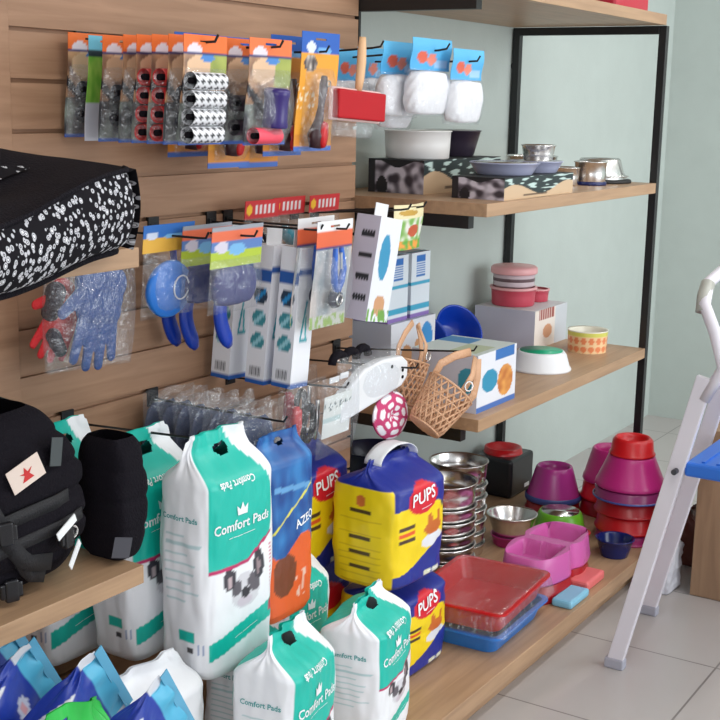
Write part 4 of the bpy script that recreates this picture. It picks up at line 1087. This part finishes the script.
# ================================================================ harnesses
def harness(loc, w_, d, h, label, n, seed, rot=(0, 0, 0), full=True):
    t = empty('padded_harness', loc, rot, label, 'dog harness', 'black padded harnesses')
    def F(u, v):
        a = 2*PI*u; c, s_ = math.cos(a), math.sin(a); ex = .45
        q = 1-.045*abs(math.cos(PI*v*n))**10
        env = (math.sin(PI*min(max(v*.94+.03, 0), 1)))**(.28 if full else .16)*(1-(.2 if full else .04)*v)
        x = w_/2*math.copysign(abs(c)**ex, c)*q*env; y = d/2*math.copysign(abs(s_)**ex, s_)*q*env
        k = 1+.07*nz(c*1.4, v*4+s_, 1.3, seed)
        return Vector((x*k, y*k, h*v))
    part('padded_body', G().grid(F, 60, 90, closed=True), CLOTHB, t, smooth=True)
    def on(u, v, off): 
        p = F(u, v); nn = Vector((p.x, p.y*1.5, 0)).normalized(); return p+nn*off
    def band(name, path, wd, mat, off=.006):
        g = G(); P_ = [on(u, v, off) for u, v in path]
        for i, p in enumerate(P_):
            d_ = (P_[min(i+1, len(P_)-1)]-P_[max(i-1, 0)]).normalized(); nn = Vector((p.x, p.y*1.5, 0)).normalized(); sd = d_.cross(nn).normalized()
            g.v += [tuple(p-sd*wd/2), tuple(p+sd*wd/2)]
        g.f = [(2*i, 2*i+1, 2*i+3, 2*i+2) for i in range(len(P_)-1)]
        return part(name, g, mat, t, solid=.004, smooth=True)
    if full:
        band('strap', [(.60+.012*k, .92-.06*k) for k in range(14)], .03, WEB)
        band('strap', [(.52+.03*k, .44+.006*k) for k in range(10)], .025, WEB)
        band('strap', [(.52+.03*k, .27+.01*k) for k in range(11)], .022, WEB)
        band('strap', [(.70+.006*k, .5-.05*k) for k in range(10)], .022, WEB)
        for u, v in ((.70, .44), (.76, .29), (.71, .07)):
            p = on(u, v, .014); nn = Vector((p.x, p.y*1.5, 0)); az = math.atan2(nn.y, nn.x)+PI/2
            part('buckle', G().box(-.02, .02, -.006, .006, -.014, .014).box(-.012, .012, -.009, .004, -.02, .02), M('buckle_plastic', (28, 28, 32), .25), t, loc=p, rot=(0, 0, az), bevel=.003)
        p = on(.745, .72, .014); az = math.atan2(p.y*1.5, p.x)+PI/2
        tg = part('paper_tag', G().box(-.034, .034, -.0012, 0, -.022, .022), M('cream_card', (226, 208, 196), .6), t, loc=p, rot=(0, -.35, az))
        part('red_emblem', G().prism([(-.012, .004), (-.004, -.002), (-.012, -.012), (.012, -.012), (.006, -.002), (.014, .006), (.004, .002), (0, .012), (-.004, .002)], -.0022, -.0012), LR, tg)
        for (u, v, r_) in ((.755, .36, -.35), (.79, .14, -.6)):
            p = on(u, v, .022); az = math.atan2(p.y*1.5, p.x)+PI/2
            part('white_label', G().box(-.028, .028, -.002, 0, -.0075, .0075), LW, t, loc=p, rot=(0, r_, az))
        p = on(.775, .76, .010); az = math.atan2(p.y*1.5, p.x)+PI/2
        part('grey_patch', G().box(-.02, .02, -.001, 0, -.025, .025), M('grey_green_patch', (70, 76, 78), .6), t, loc=p, rot=(0, .3, az))
        p = on(.77, .30, .012)
        part('metal_ring', G().tube([tuple(p+Vector((.011*math.cos(a*PI/6), -.004, .011*math.sin(a*PI/6)))) for a in range(12)], .0022, 6, closed=True), STEEL, t)
    else:
        p = on(.64, .13, .004); az = math.atan2(p.y*1.5, p.x)+PI/2
        part('grey_patch', G().box(-.018, .018, -.001, 0, -.018, .022), M('grey_patch', (70, 70, 78), .7), t, loc=p, rot=(0, .2, az))
    return t
harness((-.31, -.265, Z3+.010), .31, .27, .315, 'big black padded harness with cream tag and buckles on the left shelf', 6, 3, rot=(0, math.radians(-3), math.radians(0)))
harness((-.088, -.335, Z3+.003), .09, .13, .235, 'slim black quilted harness at the shelf end, right of the big one', 4, 9, full=False)
t = empty('strap_bundle', (-.15, -.12, .90), label='dark folded strap bundle behind the two padded harnesses', cat='dog harness')
part('folded_fabric', G().tube([(-.09, 0, -.1), (-.08, 0, 0), (-.02, 0, .045), (.04, 0, .02), (.06, 0, -.06)], [.05, .06, .055, .05, .045], 20, flat=.6), M('black_green_fabric', (24, 40, 38), .8), t, smooth=True)

# ================================================================ front left bag pile
def blue_bag(loc, rot, label, seed, w_=.20, d=.12, h=.42, col=0):
    t = empty('diaper_pad_bag', loc, rot, label, 'bag', 'blue topped pad bags in the front pile')
    P = make_pouch(w_, d, h, topw=.92, pinch=.3, seed=seed, wr=.008)
    def cf(f, s, v):
        if f in ('left', 'right'): return (28, 56, 158) if .6+.2*s < v < .9 else (214, 216, 224)
        if f == 'back': return (206, 210, 222)
        if v > .91: return (84, 180, 216)
        if v > .90: return (200, 220, 235)
        if ell(s, v, -.1, .8, .26, .045): return (230, 170, 180) if ell(s, v, -.1, .8, .13, .022) else (210, 215, 235)
        if v > .52-.1*s: return (28, 56, 158)
        if nz(s, v*3, 2.5, seed) > .1: return (140, 66, 120)
        return (60, 90, 180) if nz(s, v, 4, seed+2) > 0 else (215, 120, 70)
    part('bag_body', pouch_mesh(P, cf, 96, 90), PF, t, smooth=True)
    part('top_seal', G().grid(lambda u, v: (w_*.92*(u-.5), 0, h-.004+.02*v), 12, 2), M('seal_film', (96, 170, 205), .35), t, solid=.002)
    return t
blue_bag((-0.661, -0.385, 0.357), (0, math.radians(60), 0), 'blue bag leaning under the left shelf end, nearest the picture edge', 51, w_=0.17, h=0.4, d=.075)
blue_bag((-0.619, -0.3, 0.341), (0, math.radians(60), 0), 'blue bag behind the one under the left shelf end', 52, w_=0.17, h=0.4, d=.075)
blue_bag((-0.585, -0.47, 0.335), (0, math.radians(60), 0), 'blue bag with a round emblem in the middle of the front pile', 53, w_=0.17, h=0.4, d=.075)
blue_bag((-0.505, -0.555, 0.276), (0, math.radians(60), 0), 'blue bag lowest in the frame, left of the white and teal bags', 55, w_=0.19, h=0.4, d=.075)
for k, (x, y, h_, lab) in enumerate(((-.62, -.50, .17, 'white pad bag standing under the leaning blue bags, nearest the deck edge'), (-.70, -.33, .19, 'white pad bag standing under the rear blue bags'), (-.30, -.21, .27, 'white pad bag standing below the back hanging bag, left of the others'))):
    pad_bag((x, y, .111), (0, 0, 0), lab, seed=70+k, h=h_, plain=True)
t = empty('green_bag', (-.53, -.632, .111), (0, math.radians(2), math.radians(-4)), 'bright green plastic bag with a handle hole at the bottom left', 'bag')
P = make_pouch(.2, .065, .53, topw=.6, pinch=.2, seed=57, wr=.012); part('bag_body', pouch_mesh(P, lambda f, s, v: (36, 178, 70) if v < .93 or f != 'front' else (50, 190, 80), 100, 80, hole_fn(.93, .35, .03)), PF, t, smooth=True)
t = empty('yellow_bag', (-.75, -.62, .11), (0, 0, 0), 'olive yellow bag peeking in at the bottom left corner', 'bag')
P = make_pouch(.2, .065, .55, topw=.8, pinch=.2, seed=58, wr=.01); part('bag_body', pouch_mesh(P, lambda f, s, v: (190, 176, 40), 80, 60), PF, t, smooth=True)
